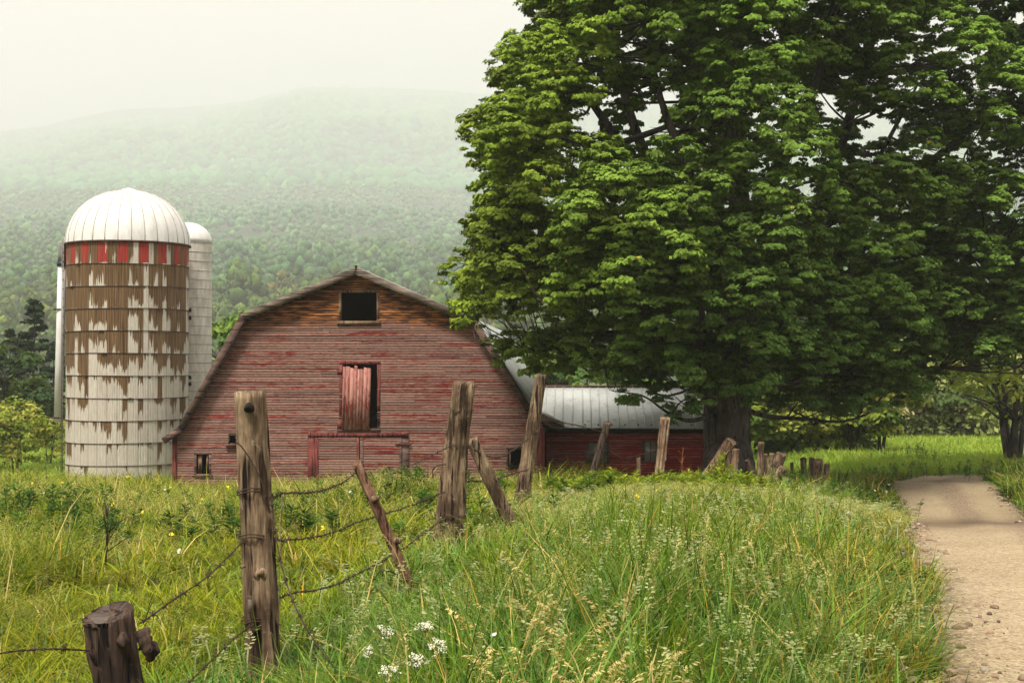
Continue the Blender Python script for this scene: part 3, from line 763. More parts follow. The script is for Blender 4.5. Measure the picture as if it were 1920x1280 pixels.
# ---------------------------------------------------------------- silos
SIY = 54.5; SIX = at_px(239.5, SIY); SR = 2.27
silo = empty('concrete_silo', (SIX, SIY, EYE), 'big concrete stave silo with white dome and brown streaks under a red checkered band', 'silo')
ZT = 234.0 / F * (SIY - 2.2) - .02; ZB = -4.4
m = NT('stave_concrete'); o = m.obj(); so = m.sep(o)
ang = m.math('ARCTAN2', so[0], m.math('MULTIPLY', so[1], -1.0))          # 0 towards the camera
NS = 38.0; st = m.math('MULTIPLY', m.math('ADD', ang, math.radians(4.75) - math.radians(10.4) + PI), NS / (2 * PI))
si = m.math('FLOOR', st); sf = m.math('FRACT', st)
RH = (ZT - (-4.27)) / 10.67
row = m.math('DIVIDE', m.math('SUBTRACT', ZT, so[2]), RH)
ri = m.math('FLOOR', row); rf = m.math('FRACT', row)
def wn(a, b):
    w = m.n('ShaderNodeTexWhiteNoise', noise_dimensions='2D'); m.set(w.inputs['Vector'], m.comb(a, b, 0.0)); return w.outputs['Value']
hs = m.math('FLOOR', m.math('MULTIPLY', st, 2.0))
r1 = wn(hs, ri); r2 = wn(m.math('ADD', si, 31.0), m.math('ADD', ri, 7.0)); rcol = m.math('ADD', m.math('MULTIPLY', wn(hs, 3.0), .75), m.math('MULTIPLY', wn(si, 8.0), .25))
# runs of brown: length below the hoop shrinks from the top row to the bottom row
tend_raw = m.ramp(m.math('DIVIDE', row, 10.67), [(.0, .68), (.09, .96), (.18, .98), (.28, .93), (.40, .80), (.50, .62), (.62, .41), (.8, .26), (1.0, .16)])
tend = m.math('ADD', m.math('SUBTRACT', m.math('MULTIPLY', tend_raw, 2.0), .75), m.math('MULTIPLY', m.math('SUBTRACT', m.noise(m.map(o, (1.1, 1.1, .55), (3, 1, 2)), 1.0, 3, .6), .5), 2.2))
fine = m.noise(m.comb(m.math('MULTIPLY', ang, 42.0), m.math('MULTIPLY', ri, 5.3), 0.0), 1.0, 3, .6)
fine2 = m.noise(m.comb(m.math('MULTIPLY', ang, 15.0), m.math('MULTIPLY', ri, 2.1), 4.0), 1.0, 2, .5)
Ln = m.math('ADD', tend, m.math('ADD', m.math('ADD', m.math('MULTIPLY', m.math('SUBTRACT', r1, .5), .85), m.math('MULTIPLY', m.math('SUBTRACT', rcol, .5), 1.7)), m.math('ADD', m.math('MULTIPLY', m.math('SUBTRACT', fine, .5), 1.7), m.math('MULTIPLY', m.math('SUBTRACT', fine2, .5), .9))))
brown = m.ramp(m.math('ADD', m.math('MULTIPLY', m.math('SUBTRACT', Ln, rf), 1.0), .5), [(.46, 0.0), (.54, 1.0)])
grain = m.noise(m.map(o, (3, 3, .5)), 6, 5, .7); gr2 = m.noise(m.map(o, (22, 22, .5)), 1.4, 3, .6)
conc = m.mix(m.ramp(grain, [(.3, 0.0), (.7, 1.0)]), (.42, .365, .29), (.62, .57, .48))
conc = m.mix(m.math('MULTIPLY', r2, .35), conc, (.33, .28, .22))
conc = m.mix(m.ramp(gr2, [(.56, 0.0), (.66, .45)]), conc, (.27, .22, .165))
brn = m.mix(m.ramp(gr2, [(.35, 0.0), (.65, 1.0)]), (.06, .03, .012), (.20, .12, .055))
c = m.mix(brown, conc, brn)
# checkered band just under the dome
odd = m.math('FLOORED_MODULO', si, 2.0)
inrow = m.math('LESS_THAN', row, .95)
redc = m.mix(m.ramp(gr2, [(.3, 0.0), (.7, 1.0)]), (.20, .018, .012), (.38, .045, .03))
isred = m.math('MULTIPLY', m.math('MULTIPLY', m.math('GREATER_THAN', odd, .5), inrow), m.math('GREATER_THAN', row, .06))
wear = m.math('GREATER_THAN', m.noise(m.map(o, (16, 16, 1.2)), 1.0, 3), .40)
c = m.mix(m.math('MULTIPLY', isred, wear), c, redc)
edge = m.math('LESS_THAN', m.math('ABSOLUTE', m.math('SUBTRACT', sf, .5)), .47)
c = m.mix(m.math('MULTIPLY', m.math('SUBTRACT', 1.0, edge), .55), c, (.10, .075, .05))
m.base(c); m.rough(.9)
corr = m.math('SINE', m.math('MULTIPLY', sf, 2 * PI * 6)); m.bump(m.math('ADD', m.math('MULTIPLY', corr, .5), gr2), .6, .02)
b = MB(); b.tube([(0, 0, z) for z in np.linspace(ZB, ZT, 12)], SR, 152, cap=False); b.build('stave_wall', m.m, silo, True)
for k in range(11):
    z = ZT - RH * k - (.03 if k == 0 else 0)
    h = MB(); th = np.linspace(0, 2 * PI, 97)
    h.tube(np.stack([np.cos(th) * (SR + .018), np.sin(th) * (SR + .018), np.full(97, z) + .012 * np.sin(th * 2 + k)], 1), .012, 6, cap=False)
    for q in range(3):
        a = -PI / 2 + (r_.rand() - .5) * 2.2 + q * 2.1
        cx, cy = math.cos(a) * (SR + .04), math.sin(a) * (SR + .04)
        tx, ty = -math.sin(a) * .11, math.cos(a) * .11
        h.tube([(cx - tx, cy - ty, z - .02), (cx, cy, z + .0), (cx + tx, cy + ty, z - .005)], [.014, .032, .014], 6)
    h.build('hoop', M_wire, silo, True)
# dome of overlapping gores with raised seams
M_dome = NT('white_dome_metal'); oo = M_dome.obj()
M_dome.base(M_dome.mix(M_dome.ramp(M_dome.noise(M_dome.map(oo, (3, 3, .8)), 1.5, 5, .65), [(.35, 0.0), (.7, 1.0)]), (.56, .53, .49), (.72, .70, .66))); M_dome.rough(.4); M_dome = M_dome.m
NG = 30; DH = 2.12; DR = SR + .05
d = MB(); nu = NG * 6; nv = 16
for_v = []
for j in range(nv + 1):
    t = j / nv * PI / 2 * .965
    for i_ in range(nu):
        a = i_ / nu * 2 * PI; g = (a * NG / (2 * PI)) % 1
        bulge = 1 + .010 * math.sin(PI * g)
        for_v.append((DR * math.cos(t) ** .92 * bulge * math.cos(a), DR * math.cos(t) ** .92 * bulge * math.sin(a), DH * math.sin(t)))
fq = []
for j in range(nv):
    for i_ in range(nu):
        i2 = (i_ + 1) % nu; fq.append((j * nu + i_, j * nu + i2, (j + 1) * nu + i2, (j + 1) * nu + i_))
d.add(for_v, fq); dome = d.build('dome', M_dome, silo, True, (0, 0, ZT))
M_seam = plain('dome_seam', (.42, .37, .31), .7)
d = MB()
for g in range(NG):
    a = g / NG * 2 * PI
    tt = np.linspace(0, PI / 2 * .95, 14)
    d.tube(np.stack([DR * np.cos(tt) ** .92 * math.cos(a) * 1.004, DR * np.cos(tt) ** .92 * math.sin(a) * 1.004, DH * np.sin(tt) + .004], 1), .013, 4)
d.build('seam', M_seam, dome)
d = MB(); th = np.linspace(0, 2 * PI, 97); d.tube(np.stack([np.cos(th) * (DR + .015), np.sin(th) * (DR + .015), np.full(97, .0)], 1), .035, 6, cap=False); d.build('rim', M_trim, dome)
d = MB(); d.tube([(0, 0, DH * .975), (0, 0, DH * .99), (0, 0, DH * 1.02), (0, 0, DH * 1.05)], [.47, .45, .22, .02], 20); d.build('cap', M_dome, dome, True)
# filler pipe, elbow hood and brackets on the left flank, ladder beside it
pb = MB(); a0 = P(117, 492, SIY) - Vector((SIX, SIY, EYE)); a1 = P(109, 791, SIY) - Vector((SIX, SIY, EYE))
pb.tube([a1, a1 + (a0 - a1) * .5, a0], .165, 16); pipe = pb.build('filler_pipe', M_dome, silo, True)
M_galv = plain('dull_galvanised', (.22, .21, .19), .5, 10, .4, .3)
pb = MB(); q = [a0 + Vector((0, 0, .0)), a0 + Vector((0, 0, .3)), a0 + Vector((.05, 0, .62)), a0 + Vector((.25, 0, .85)), a0 + Vector((.6, .1, .95))]
pb.tube(q, [.17, .17, .19, .2, .2], 14); pb.build('elbow_hood', M_galv, pipe, True)
pb = MB(); pb.tube([a0 + Vector((0, 0, -.14)), a0 + Vector((0, 0, .03))], .205, 16); pb.build('collar', plain('dark_blue_steel', (.02, .035, .05), .5), pipe, True)
for py in (580, 783):
    p = P(111 + (580 - py) * .02, py, SIY) - Vector((SIX, SIY, EYE)); pb = MB()
    pb.tube([p + Vector((-.25, 0, 0)), p + Vector((.5, .1, 0))], .028, 6); th = np.linspace(0, 2 * PI, 17)
    pb.tube(np.stack([np.cos(th) * .18 + p.x, np.sin(th) * .18 + p.y, np.full(17, p.z)], 1), .03, 5, cap=False); pb.build('bracket', M_wire, pipe)
lb = MB()
for dx in (-.09, .09):
    lb.tube([(-SR - .14, dx - .3, ZB), (-SR - .14, dx - .3, ZT + .2)], .018, 5)
for z in np.arange(ZB + .3, ZT, .35): lb.tube([(-SR - .14, -.39, z), (-SR - .14, -.21, z)], .014, 4)
lb.build('ladder', M_galv, silo)
S2Y = 57.6; S2X = at_px(352.5, S2Y); S2R = 43.5 / F * S2Y; Z2 = (684 - 456) / F * S2Y
silo2 = empty('slim_silo', (S2X, S2Y, EYE), 'slim white silo with rounded cap standing behind the big concrete silo', 'silo')
M_slim = NT('slim_silo_paint'); oo = M_slim.obj()
M_slim.base(M_slim.mix(M_slim.ramp(M_slim.noise(M_slim.map(oo, (4, 4, 1.3)), 1.2, 5, .65), [(.35, 0.0), (.7, 1.0)]), (.40, .36, .30), (.64, .59, .52))); M_slim.rough(.6); M_slim = M_slim.m
b = MB(); b.tube([(0, 0, z) for z in np.linspace(-4.6, Z2, 4)], S2R, 48, cap=False); b.build('tank_wall', M_slim, silo2, True)
for k, z in enumerate(np.arange(Z2 - .02, -4.5, -.37)):
    h = MB(); th = np.linspace(0, 2 * PI, 49); h.tube(np.stack([np.cos(th) * (S2R + .004), np.sin(th) * (S2R + .004), np.full(49, z)], 1), .016, 5, cap=False); h.build('band', M_seam if k % 3 else M_slim, silo2)
b = MB(); tt = np.linspace(0, PI / 2, 10); b.tube(np.stack([0 * tt, 0 * tt, Z2 + np.sin(tt) * S2R * .9], 1), np.maximum(np.cos(tt) * (S2R + .02), .01), 40); b.build('cap', M_dome, silo2, True)
for py in (583, 597, 707, 719):
    p = P(362.5, py, S2Y) - Vector((S2X, S2Y, EYE)); yy = -math.sqrt(S2R ** 2 - p.x ** 2)
    b = MB(); b.box((p.x - .12, yy - .03, p.z - .07), (p.x + .12, yy + .12, p.z + .07)); b.build('hatch', M_dark, silo2)

# ---------------------------------------------------------------- the big maple
TY = 38.0
tx = at_px(1366, TY); tz = gz(tx, TY)
maple = empty('maple_tree', (tx, TY, tz), 'huge spreading maple with thick dark trunk beside the shed and dirt road', 'tree')
PXM = TY / F
def L(px, py, dy=0.0):
    """maple-local point for a picture point at depth TY+dy"""
    dy = dy + 7.5 * float(sstep(1300, 1660, px)); p = P(px, py, TY + dy); return np.array([p.x - tx, dy, p.z - tz])
CR = np.array([(955,-330),(985,-120),(975,0),(1000,30),(1012,70),(985,92),(930,102),(922,130),(945,162),(912,190),(885,225),(874,255),(893,285),(888,330),(912,370),(903,405),(876,420),(885,455),(868,485),(843,515),(840,537),(860,560),(862,590),(900,610),(960,597),(1000,602),(1030,617),(1008,637),(945,645),(926,662),(960,676),(1000,692),(1040,684),(1100,694),(1150,704),(1200,718),(1215,748),(1240,768),(1290,772),(1330,745),(1420,735),(1470,760),(1540,785),(1600,780),(1640,748),(1695,728),(1720,708),(1770,694),(1800,680),(1850,662),(1920,664),(2060,650),(2170,450),(2170,100),(2060,-150),(1800,-340),(1400,-430),(1100,-390)], float)
def inpoly(p, poly):
    x, y = p[:, 0], p[:, 1]; ins = np.zeros(len(p), bool); j = len(poly) - 1
    for k in range(len(poly)):
        xi, yi = poly[k]; xj, yj = poly[j]
        ins ^= ((yi > y) != (yj > y)) & (x < (xj - xi) * (y - yi) / (yj - yi + 1e-12) + xi); j = k
    return ins
def edged(p, poly):
    d = np.full(len(p), 1e9)
    for k in range(len(poly)):
        a = poly[k - 1]; b = poly[k]; ab = b - a
        t = np.clip(((p - a) @ ab) / (ab @ ab), 0, 1); d = np.minimum(d, np.linalg.norm(p - (a + t[:, None] * ab), axis=1))
    return d
rt = np.random.RandomState(21)
N = 26000
cand = np.stack([820 + rt.rand(N) * 1380, -450 + rt.rand(N) * 1290], 1)
cand = cand[inpoly(cand, CR)]
ed = edged(cand, CR) * PXM
ok = ed > .14; cand = cand[ok]; ed = ed[ok]
half = 6.2 * np.sqrt(np.clip(1 - (1 - np.minimum(ed / 4.6, 1)) ** 2, 0, 1)) + .15
side = np.where(rt.rand(len(cand)) < .70, -1, 1)
sh = np.where(rt.rand(len(cand)) < .72, .78 + .3 * rt.rand(len(cand)), rt.rand(len(cand)) * .8)
dep = side * half * sh
# openings where branches are bare and the sky shows
holes = [(1245, 345, 62, 34), (1120, 300, 70, 32), (1160, 250, 70, 26), (1680, 85, 60, 36), (1800, 140, 34, 26), (1868, 145, 30, 22), (1580, 300, 40, 30), (1700, 330, 40, 20), (1440, 400, 26, 30), (1545, 296, 20, 26), (1062, 592, 30, 10), (1470, 410, 14, 26), (1475, 30, 22, 14), (1830, 290, 30, 14), (1425, 290, 16, 26), (1160, 135, 22, 10)]
hm = np.zeros(len(cand), bool)
for hx, hy, ra, rb_ in holes: hm |= (((cand[:, 0] - hx) / (ra + 24)) ** 2 + ((cand[:, 1] - hy) / (rb_ + 20)) ** 2 < 1)
keep = ~hm; cand, ed, dep, half = cand[keep], ed[keep], dep[keep], half[keep]
scl = (TY + dep) / TY   # keep real positions: convert the outline at the trunk's depth, then move in depth
px_ = cand
pos = np.stack([(px_[:, 0] - 960) * PXM - tx, dep, -(px_[:, 1] - 684) * PXM + EYE - tz], 1)
def back(px): return 7.5 * sstep(1300, 1660, px)       # the right half of the crown reaches away from the road
bk_ = back(px_[:, 0]); f_ = (TY + bk_) / TY
pos = np.stack([(px_[:, 0] - 960) * PXM * f_ - tx, dep + bk_, (-(px_[:, 1] - 684) * PXM) * f_ + EYE - tz], 1)
grid = []
GAPS = [(1245, 345, 48, 20), (1150, 262, 66, 20), (1680, 85, 44, 26), (1825, 145, 48, 20), (1545, 296, 12, 24), (1470, 410, 8, 24), (1060, 600, 32, 10), (1160, 135, 18, 8), (1432, 290, 10, 20)]    # thin places where bare branches show
chosen = []; CRAD = []
def place(order, rfun, gap, lim):
    n0 = len(chosen)
    for q in order:
        r = rfun(q)
        if r is None: continue
        p = pos[q]; cq = cand[q]; rp = r / PXM * .62
        if any(((cq[0] - hx) / (ra + rp)) ** 2 + ((cq[1] - hy) / (rb_ + rp)) ** 2 < 1 for hx, hy, ra, rb_ in GAPS): continue
        if grid:
            G = np.array(grid); dd = (G[:, :3] - p); dd = np.sqrt((dd ** 2).sum(1))
            if np.any(dd < gap * (G[:, 3] + r) * .5): continue
        grid.append((p[0], p[1], p[2], r)); chosen.append(q); CRAD.append(r)
        if len(chosen) - n0 >= lim: break
front = dep < -.55 * half; inner = (np.abs(dep) < .75 * half) & (ed > .9); rim = ed < 1.7
def some(mask, n=9000):
    k = np.where(mask)[0]; return rt.permutation(k)[:n]
place(some(front), lambda q: min(1.0 + 1.15 * rt.rand() ** 1.5, ed[q] * .88 + .05) if ed[q] > .9 else None, 1.08, 135)
place(some(dep > .4 * half), lambda q: min(1.0 + .9 * rt.rand(), ed[q] * .95 + .2) if ed[q] > .9 else None, 1.05, 70)
place(some(inner), lambda q: .75 + .5 * rt.rand(), .88, 170)
place(some(rim), lambda q: min(.40 + .4 * rt.rand(), ed[q] * .9 + .20), .86, 340)
EXTRA = [(858, 512, -.4, .42), (872, 486, .3, .45), (884, 530, -.5, .5), (868, 556, .2, .42), (885, 588, -.2, .42), (905, 598, .4, .40), (920, 575, -.6, .45), (890, 430, .1, .42), (898, 255, .2, .45), (905, 290, -.4, .45), (940, 122, .1, .42), (960, 150, -.3, .42), (1000, 14, .2, .42),
    (940, 656, -.8, .40), (962, 650, -.7, .48), (985, 660, -.9, .48), (1008, 664, -.6, .48), (1035, 658, -.8, .52), (1070, 664, -.5, .5), (975, 640, -.2, .42), (1020, 640, -1.2, .5), (1060, 646, .4, .5), (1100, 655, -.9, .45), (1050, 640, -.3, .40), (1140, 680, -.6, .42), (1175, 735, -1.0, .30), (1235, 765, -1.0, .34), (1200, 750, -1.0, .26), (1270, 775, -.9, .30)]
n0_ = len(pos)
pos = np.concatenate([pos, [L(e[0], e[1], e[2]) for e in EXTRA]]); cand = np.concatenate([cand, [[e[0], e[1]] for e in EXTRA]]); ed = np.concatenate([ed, [.6] * len(EXTRA)]); dep = np.concatenate([dep, [e[2] for e in EXTRA]])
for k_, e in enumerate(EXTRA): chosen.append(n0_ + k_); CRAD.append(e[3])
chosen = np.array(chosen); CRAD = np.array(CRAD)
cp = pos[chosen]; cpx = cand[chosen]; ced = ed[chosen]; cdep = dep[chosen]
print('maple boughs', len(chosen))
# every bough is a lumpy, drooping dome of leaf sprays
LV = []; LC = []; LN = []; LD = []; LS = []
for q in range(len(cp)):
    c0 = cp[q]; R = CRAD[q]; vis = cdep[q] < 1.0
    outw = c0 - np.array([0.5, 2.0, 6.5]); outw[2] *= .5; outw = outw / max(np.linalg.norm(outw), 1e-6)
    ax = unit(outw * .8 + np.array([0, 0, .75]) + rt.normal(size=3) * .18)
    d0 = rand_dirs(160, rt); d0 = d0[(d0 @ ax) > -.30]
    subs = []
    nsub = int((4.6 if vis else 3.2) * R * R) + 2
    szb = np.array([1.0 + .2 * rt.rand(), 1.0, .95 + .35 * rt.rand()])
    for v_ in d0:
        p_ = v_ * szb * max(R - .30, .45 * R) * (.72 + .3 * rt.rand()); p_ = p_ - np.array([0, 0, .14 * R * (1 - v_ @ ax) ** 2])
        r_s = min(.34 + .36 * rt.rand() ** 1.4, R * .8)
        if all(np.linalg.norm(p_ - w_[0]) > .80 * (r_s + w_[1]) * .85 for w_ in subs): subs.append((p_, r_s, v_))
        if len(subs) >= nsub: break
    SC_, D_ = [], []
    for p_, r_s, v_ in subs:
        axs = unit(v_ * .7 + np.array([0, 0, .8]) + rt.normal(size=3) * .15)
        k_ = int((54 if vis else 26) * r_s * r_s) + 4
        dz = rand_dirs(k_ * 3, rt); dz = dz[(dz @ axs) > -.12][:k_]
        SC_.append(c0 + p_ + dz * r_s * np.array([1, 1, .85]) * (.80 + .28 * rt.rand(len(dz)))[:, None]); D_.append(dz)
    sc_ = np.concatenate(SC_); d = np.concatenate(D_); ns = len(d); nl = 58 if vis else 26
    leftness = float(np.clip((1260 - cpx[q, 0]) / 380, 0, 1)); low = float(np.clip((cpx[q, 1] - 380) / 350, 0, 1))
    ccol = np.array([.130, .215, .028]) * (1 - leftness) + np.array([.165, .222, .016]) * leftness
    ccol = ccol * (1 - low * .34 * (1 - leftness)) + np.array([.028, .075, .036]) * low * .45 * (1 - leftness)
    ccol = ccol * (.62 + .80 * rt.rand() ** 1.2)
    for s_ in range(ns):
        dd = rand_dirs(nl, rt); dd[:, 2] = np.abs(dd[:, 2]) * .9 - .25
        rr = .11 + .09 * rt.rand()
        pp = sc_[s_] + dd * np.array([1, 1, .75]) * rr * (.5 + .65 * rt.rand(nl))[:, None]
        nn_ = unit(dd * .55 + np.array([0, 0, .55]) + d[s_] * .7 + rt.normal(size=(nl, 3)) * .33)
        td = dd.copy(); td[:, 2] = -.35 - .5 * rt.rand(nl); td = td + d[s_] * .4 + rt.normal(size=(nl, 3)) * .3
        td = unit(td - nn_ * np.sum(td * nn_, 1, keepdims=True))
        LV.append(pp); LN.append(nn_); LD.append(td); LS.append((.034 if vis else .085) + .027 * rt.rand(nl))
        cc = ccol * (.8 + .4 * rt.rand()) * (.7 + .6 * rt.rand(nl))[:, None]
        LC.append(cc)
LP = np.concatenate(LV); LN = np.concatenate(LN); LD = np.concatenate(LD); LS = np.concatenate(LS)[:, None]; LC = np.concatenate(LC)
odd_ = rt.rand(len(LP)) < .0008; LC[odd_] = (.38, .27, .03)
LB_ = np.cross(LN, LD)
print('maple leaves', len(LP))
# three-lobed leaf from the stalk: middle lobe and two side lobes, slightly folded
def lobe(dirf, dirb, ln, w, drop):
    tip = LP + (LD * dirf + LB_ * dirb) * LS * ln - LN * LS * drop
    mid = LP + (LD * dirf + LB_ * dirb) * LS * ln * .5
    per = (LB_ * dirf - LD * dirb) * LS * w
    return np.stack([LP, mid + per, tip, mid - per], 1)
Q = np.concatenate([lobe(1, 0, 1.45, .44, .25), lobe(.55, .83, 1.10, .38, .12), lobe(.55, -.83, 1.10, .38, .12)], 1).reshape(-1, 3)
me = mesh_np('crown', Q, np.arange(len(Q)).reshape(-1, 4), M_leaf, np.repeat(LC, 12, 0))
link('crown', me, maple)
# trunk, leaders, limbs
tb = MB()
rn = np.random.RandomState(3)
ridges = rn.rand(64)
def barkf(i, th):
    k = (th / (2 * PI) * 24).astype(int) % 64
    return 1 + .06 * (ridges[k] - .5) * 2 + .03 * np.sin(th * 5 + i * .35) + .02 * rn.normal(size=len(th))
def lim(px):
    return [L(*p) for p in px]
def curve(pts, n):
    pts = np.asarray(pts, float); t = np.linspace(0, len(pts) - 1, n); out = []
    for u in t:
        i_ = min(int(u), len(pts) - 2); f = u - i_
        p0 = pts[max(i_ - 1, 0)]; p1 = pts[i_]; p2 = pts[i_ + 1]; p3 = pts[min(i_ + 2, len(pts) - 1)]
        out.append(.5 * (2 * p1 + (p2 - p0) * f + (2 * p0 - 5 * p1 + 4 * p2 - p3) * f * f + (3 * p1 - p0 - 3 * p2 + p3) * f ** 3))
    return np.array(out)
base = [np.array([0, 0, -.3]), np.array([0, 0, .15]), np.array([0, 0, .55]), L(1364, 840), L(1363, 800), L(1366, 765), L(1374, 720)]
tb.tube(curve(base, 26), np.interp(np.linspace(0, 6, 26), [0, 1, 2, 3, 4, 5, 6], [1.02, .86, .72, .61, .60, .62, .50]), 48, rfun=barkf)
limbs = []
def limb(pts, r0, r1, n=22, sides=16):
    c_ = curve(pts, n); tb.tube(c_, np.linspace(r0, r1, n), sides, rfun=lambda i, th: 1 + .07 * rn.normal(size=len(th)) * .6)
    limbs.append((c_, np.linspace(r0, r1, n)))
limb(lim([(1372, 740), (1384, 640, .1), (1392, 520, .2), (1388, 400, 0), (1372, 250, .3), (1380, 80, .5), (1400, -120, .6), (1420, -300, .5)]), .46, .08, 40)
limb(lim([(1385, 745), (1440, 640, -.2), (1500, 500, -.2), (1545, 360, .3), (1590, 230, .8), (1640, 60, 1.4), (1680, -120, 2)]), .36, .06, 34)
limb(lim([(1352, 750), (1328, 680, .3), (1305, 590, .6), (1285, 480, .6), (1240, 360, .2), (1190, 240, .0), (1150, 90, .6), (1130, -80, 1)]), .33, .05, 34)
limb(lim([(1345, 770), (1290, 690, -1), (1200, 600, -2), (1100, 545, -2.4), (990, 480, -2.2), (915, 450, -1.6)]), .22, .04)
limb(lim([(1300, 560, .5), (1210, 470, .2), (1110, 400, -.6), (1000, 320, -1), (930, 265, -.6)]), .17, .035)
limb(lim([(1345, 700, 0), (1230, 640, -.6), (1100, 625, -1), (990, 655, -.8)]), .15, .03)
limb(lim([(1392, 690, 0), (1470, 600, -2), (1580, 520, -3.6), (1700, 470, -4.2), (1820, 480, -3.6)]), .24, .04)
limb(lim([(1400, 720, 0), (1500, 650, 1), (1640, 590, 1.8), (1780, 560, 2), (1930, 560, 1.6)]), .22, .04)
limb(lim([(1460, 600, 0), (1600, 430, .6), (1750, 300, 1), (1880, 190, .8), (1990, 90, .6)]), .22, .04)
limb(lim([(1388, 560, 0), (1330, 430, -2), (1290, 320, -3.4), (1240, 190, -3.6), (1210, 40, -3)]), .20, .04)
limb(lim([(1390, 450, 0), (1470, 300, -2.2), (1530, 160, -3.6), (1560, 20, -3.6), (1580, -120, -3)]), .20, .04)
limb(lim([(1380, 600, 0), (1370, 520, 2.5), (1340, 380, 4.2), (1300, 200, 4.6), (1290, 0, 4)]), .22, .04)
limb(lim([(1400, 600, .5), (1500, 480, 3), (1620, 340, 4.6), (1720, 160, 4.8)]), .22, .04)
limb(lim([(1390, 765), (1440, 780, -.5), (1510, 785, -1), (1580, 790, -1.2), (1640, 770, -1)]), .085, .02)
limb(lim([(1395, 740), (1480, 720, -2), (1560, 700, -3), (1680, 690, -3.2), (1760, 690, -2.6)]), .14, .03)
limb(lim([(1380, 730, 0), (1400, 660, -3), (1390, 560, -4.6), (1350, 470, -5)]), .16, .03)
limb(lim([(1275, 480, .5), (1200, 330, .2), (1100, 180, -.2), (1050, 130, .0), (1020, 100, .2)]), .16, .03)
limb(lim([(1335, 778), (1300, 788, -.6), (1270, 783, -.9), (1240, 765, -1.0), (1205, 742, -1.0), (1150, 733, -.9)]), .07, .012, 22, 8)
allp = np.concatenate([c for c, r in limbs]); allr = np.concatenate([r for c, r in limbs])
for q in range(len(cp)):
    d2 = np.sum((allp - cp[q]) ** 2, 1) + 3.0 * np.maximum(allp[:, 2] - cp[q][2], 0) ** 2
    k = int(np.argmin(d2)); a = allp[k]; e = cp[q]
    dist = np.linalg.norm(e - a)
    if dist < .3: continue
    mid = (a + e) / 2 + np.array([0, 0, -.12 * dist + .1]) + rt.normal(size=3) * .12 * dist
    rr0 = min(allr[k] * .7, .018 + .014 * dist)
    cv = curve([a, mid, e], 7); tb.tube(cv, np.linspace(rr0, .008, 7), 5, cap=False)
    for s_ in range(3):
        e2 = e + np.clip(rt.normal(size=3), -1.3, 1.3) * min(.34, CRAD[q] * .55) * np.array([1, 1, .6]); tb.tube([cv[4], (cv[4] + e2) / 2 + np.array([0, 0, .05]), e2], [.012, .008, .004], 4, cap=False)
tb.build('trunk', M_bark, maple, True)
db = MB()
def twig(px, r0, r1, n=12):
    db = MB(); db.tube(curve(lim(px), n), np.linspace(r0, r1, n), 6); db.build('dead_branch', M_twig, maple, True)
twig([(1235, 385, -.6), (1180, 372, -2), (1130, 355, -3), (1085, 330, -3.6), (1040, 280, -3.8)], .05, .012)
twig([(1150, 366, -2.6), (1115, 335, -3.4), (1090, 300, -3.7), (1065, 270, -3.8)], .025, .006)
twig([(1130, 355, -3), (1090, 350, -3.6), (1060, 335, -4)], .02, .006)
twig([(1230, 380, -.6), (1200, 340, -1.4), (1170, 312, -2), (1135, 290, -2.4)], .045, .01)
twig([(1280, 340, 0), (1240, 345, -.8), (1210, 338, -1.2), (1190, 345, -1.3)], .03, .008)
twig([(1212, 360, -1), (1214, 335, -1.4), (1224, 318, -1.6)], .018, .005)
twig([(1068, 600, -3.4), (1030, 570, -3.8), (1000, 545, -4), (985, 510, -4), (960, 490, -4)], .045, .015)
twig([(1068, 600, -3.4), (1010, 605, -3.5), (970, 600, -3.6)], .02, .006)
twig([(1720, 100, -2), (1690, 80, -2.4), (1650, 92, -2.6), (1620, 108, -2.8)], .03, .008)
twig([(1790, 130, -1), (1730, 85, -1.4), (1700, 60, -1.6)], .028, .008)
twig([(1760, 330, -5), (1700, 312, -5.4), (1640, 318, -5.6)], .02, .006)
twig([(1060, 66, -.5), (1010, 64, -.6), (982, 54, -.6)], .010, .002)


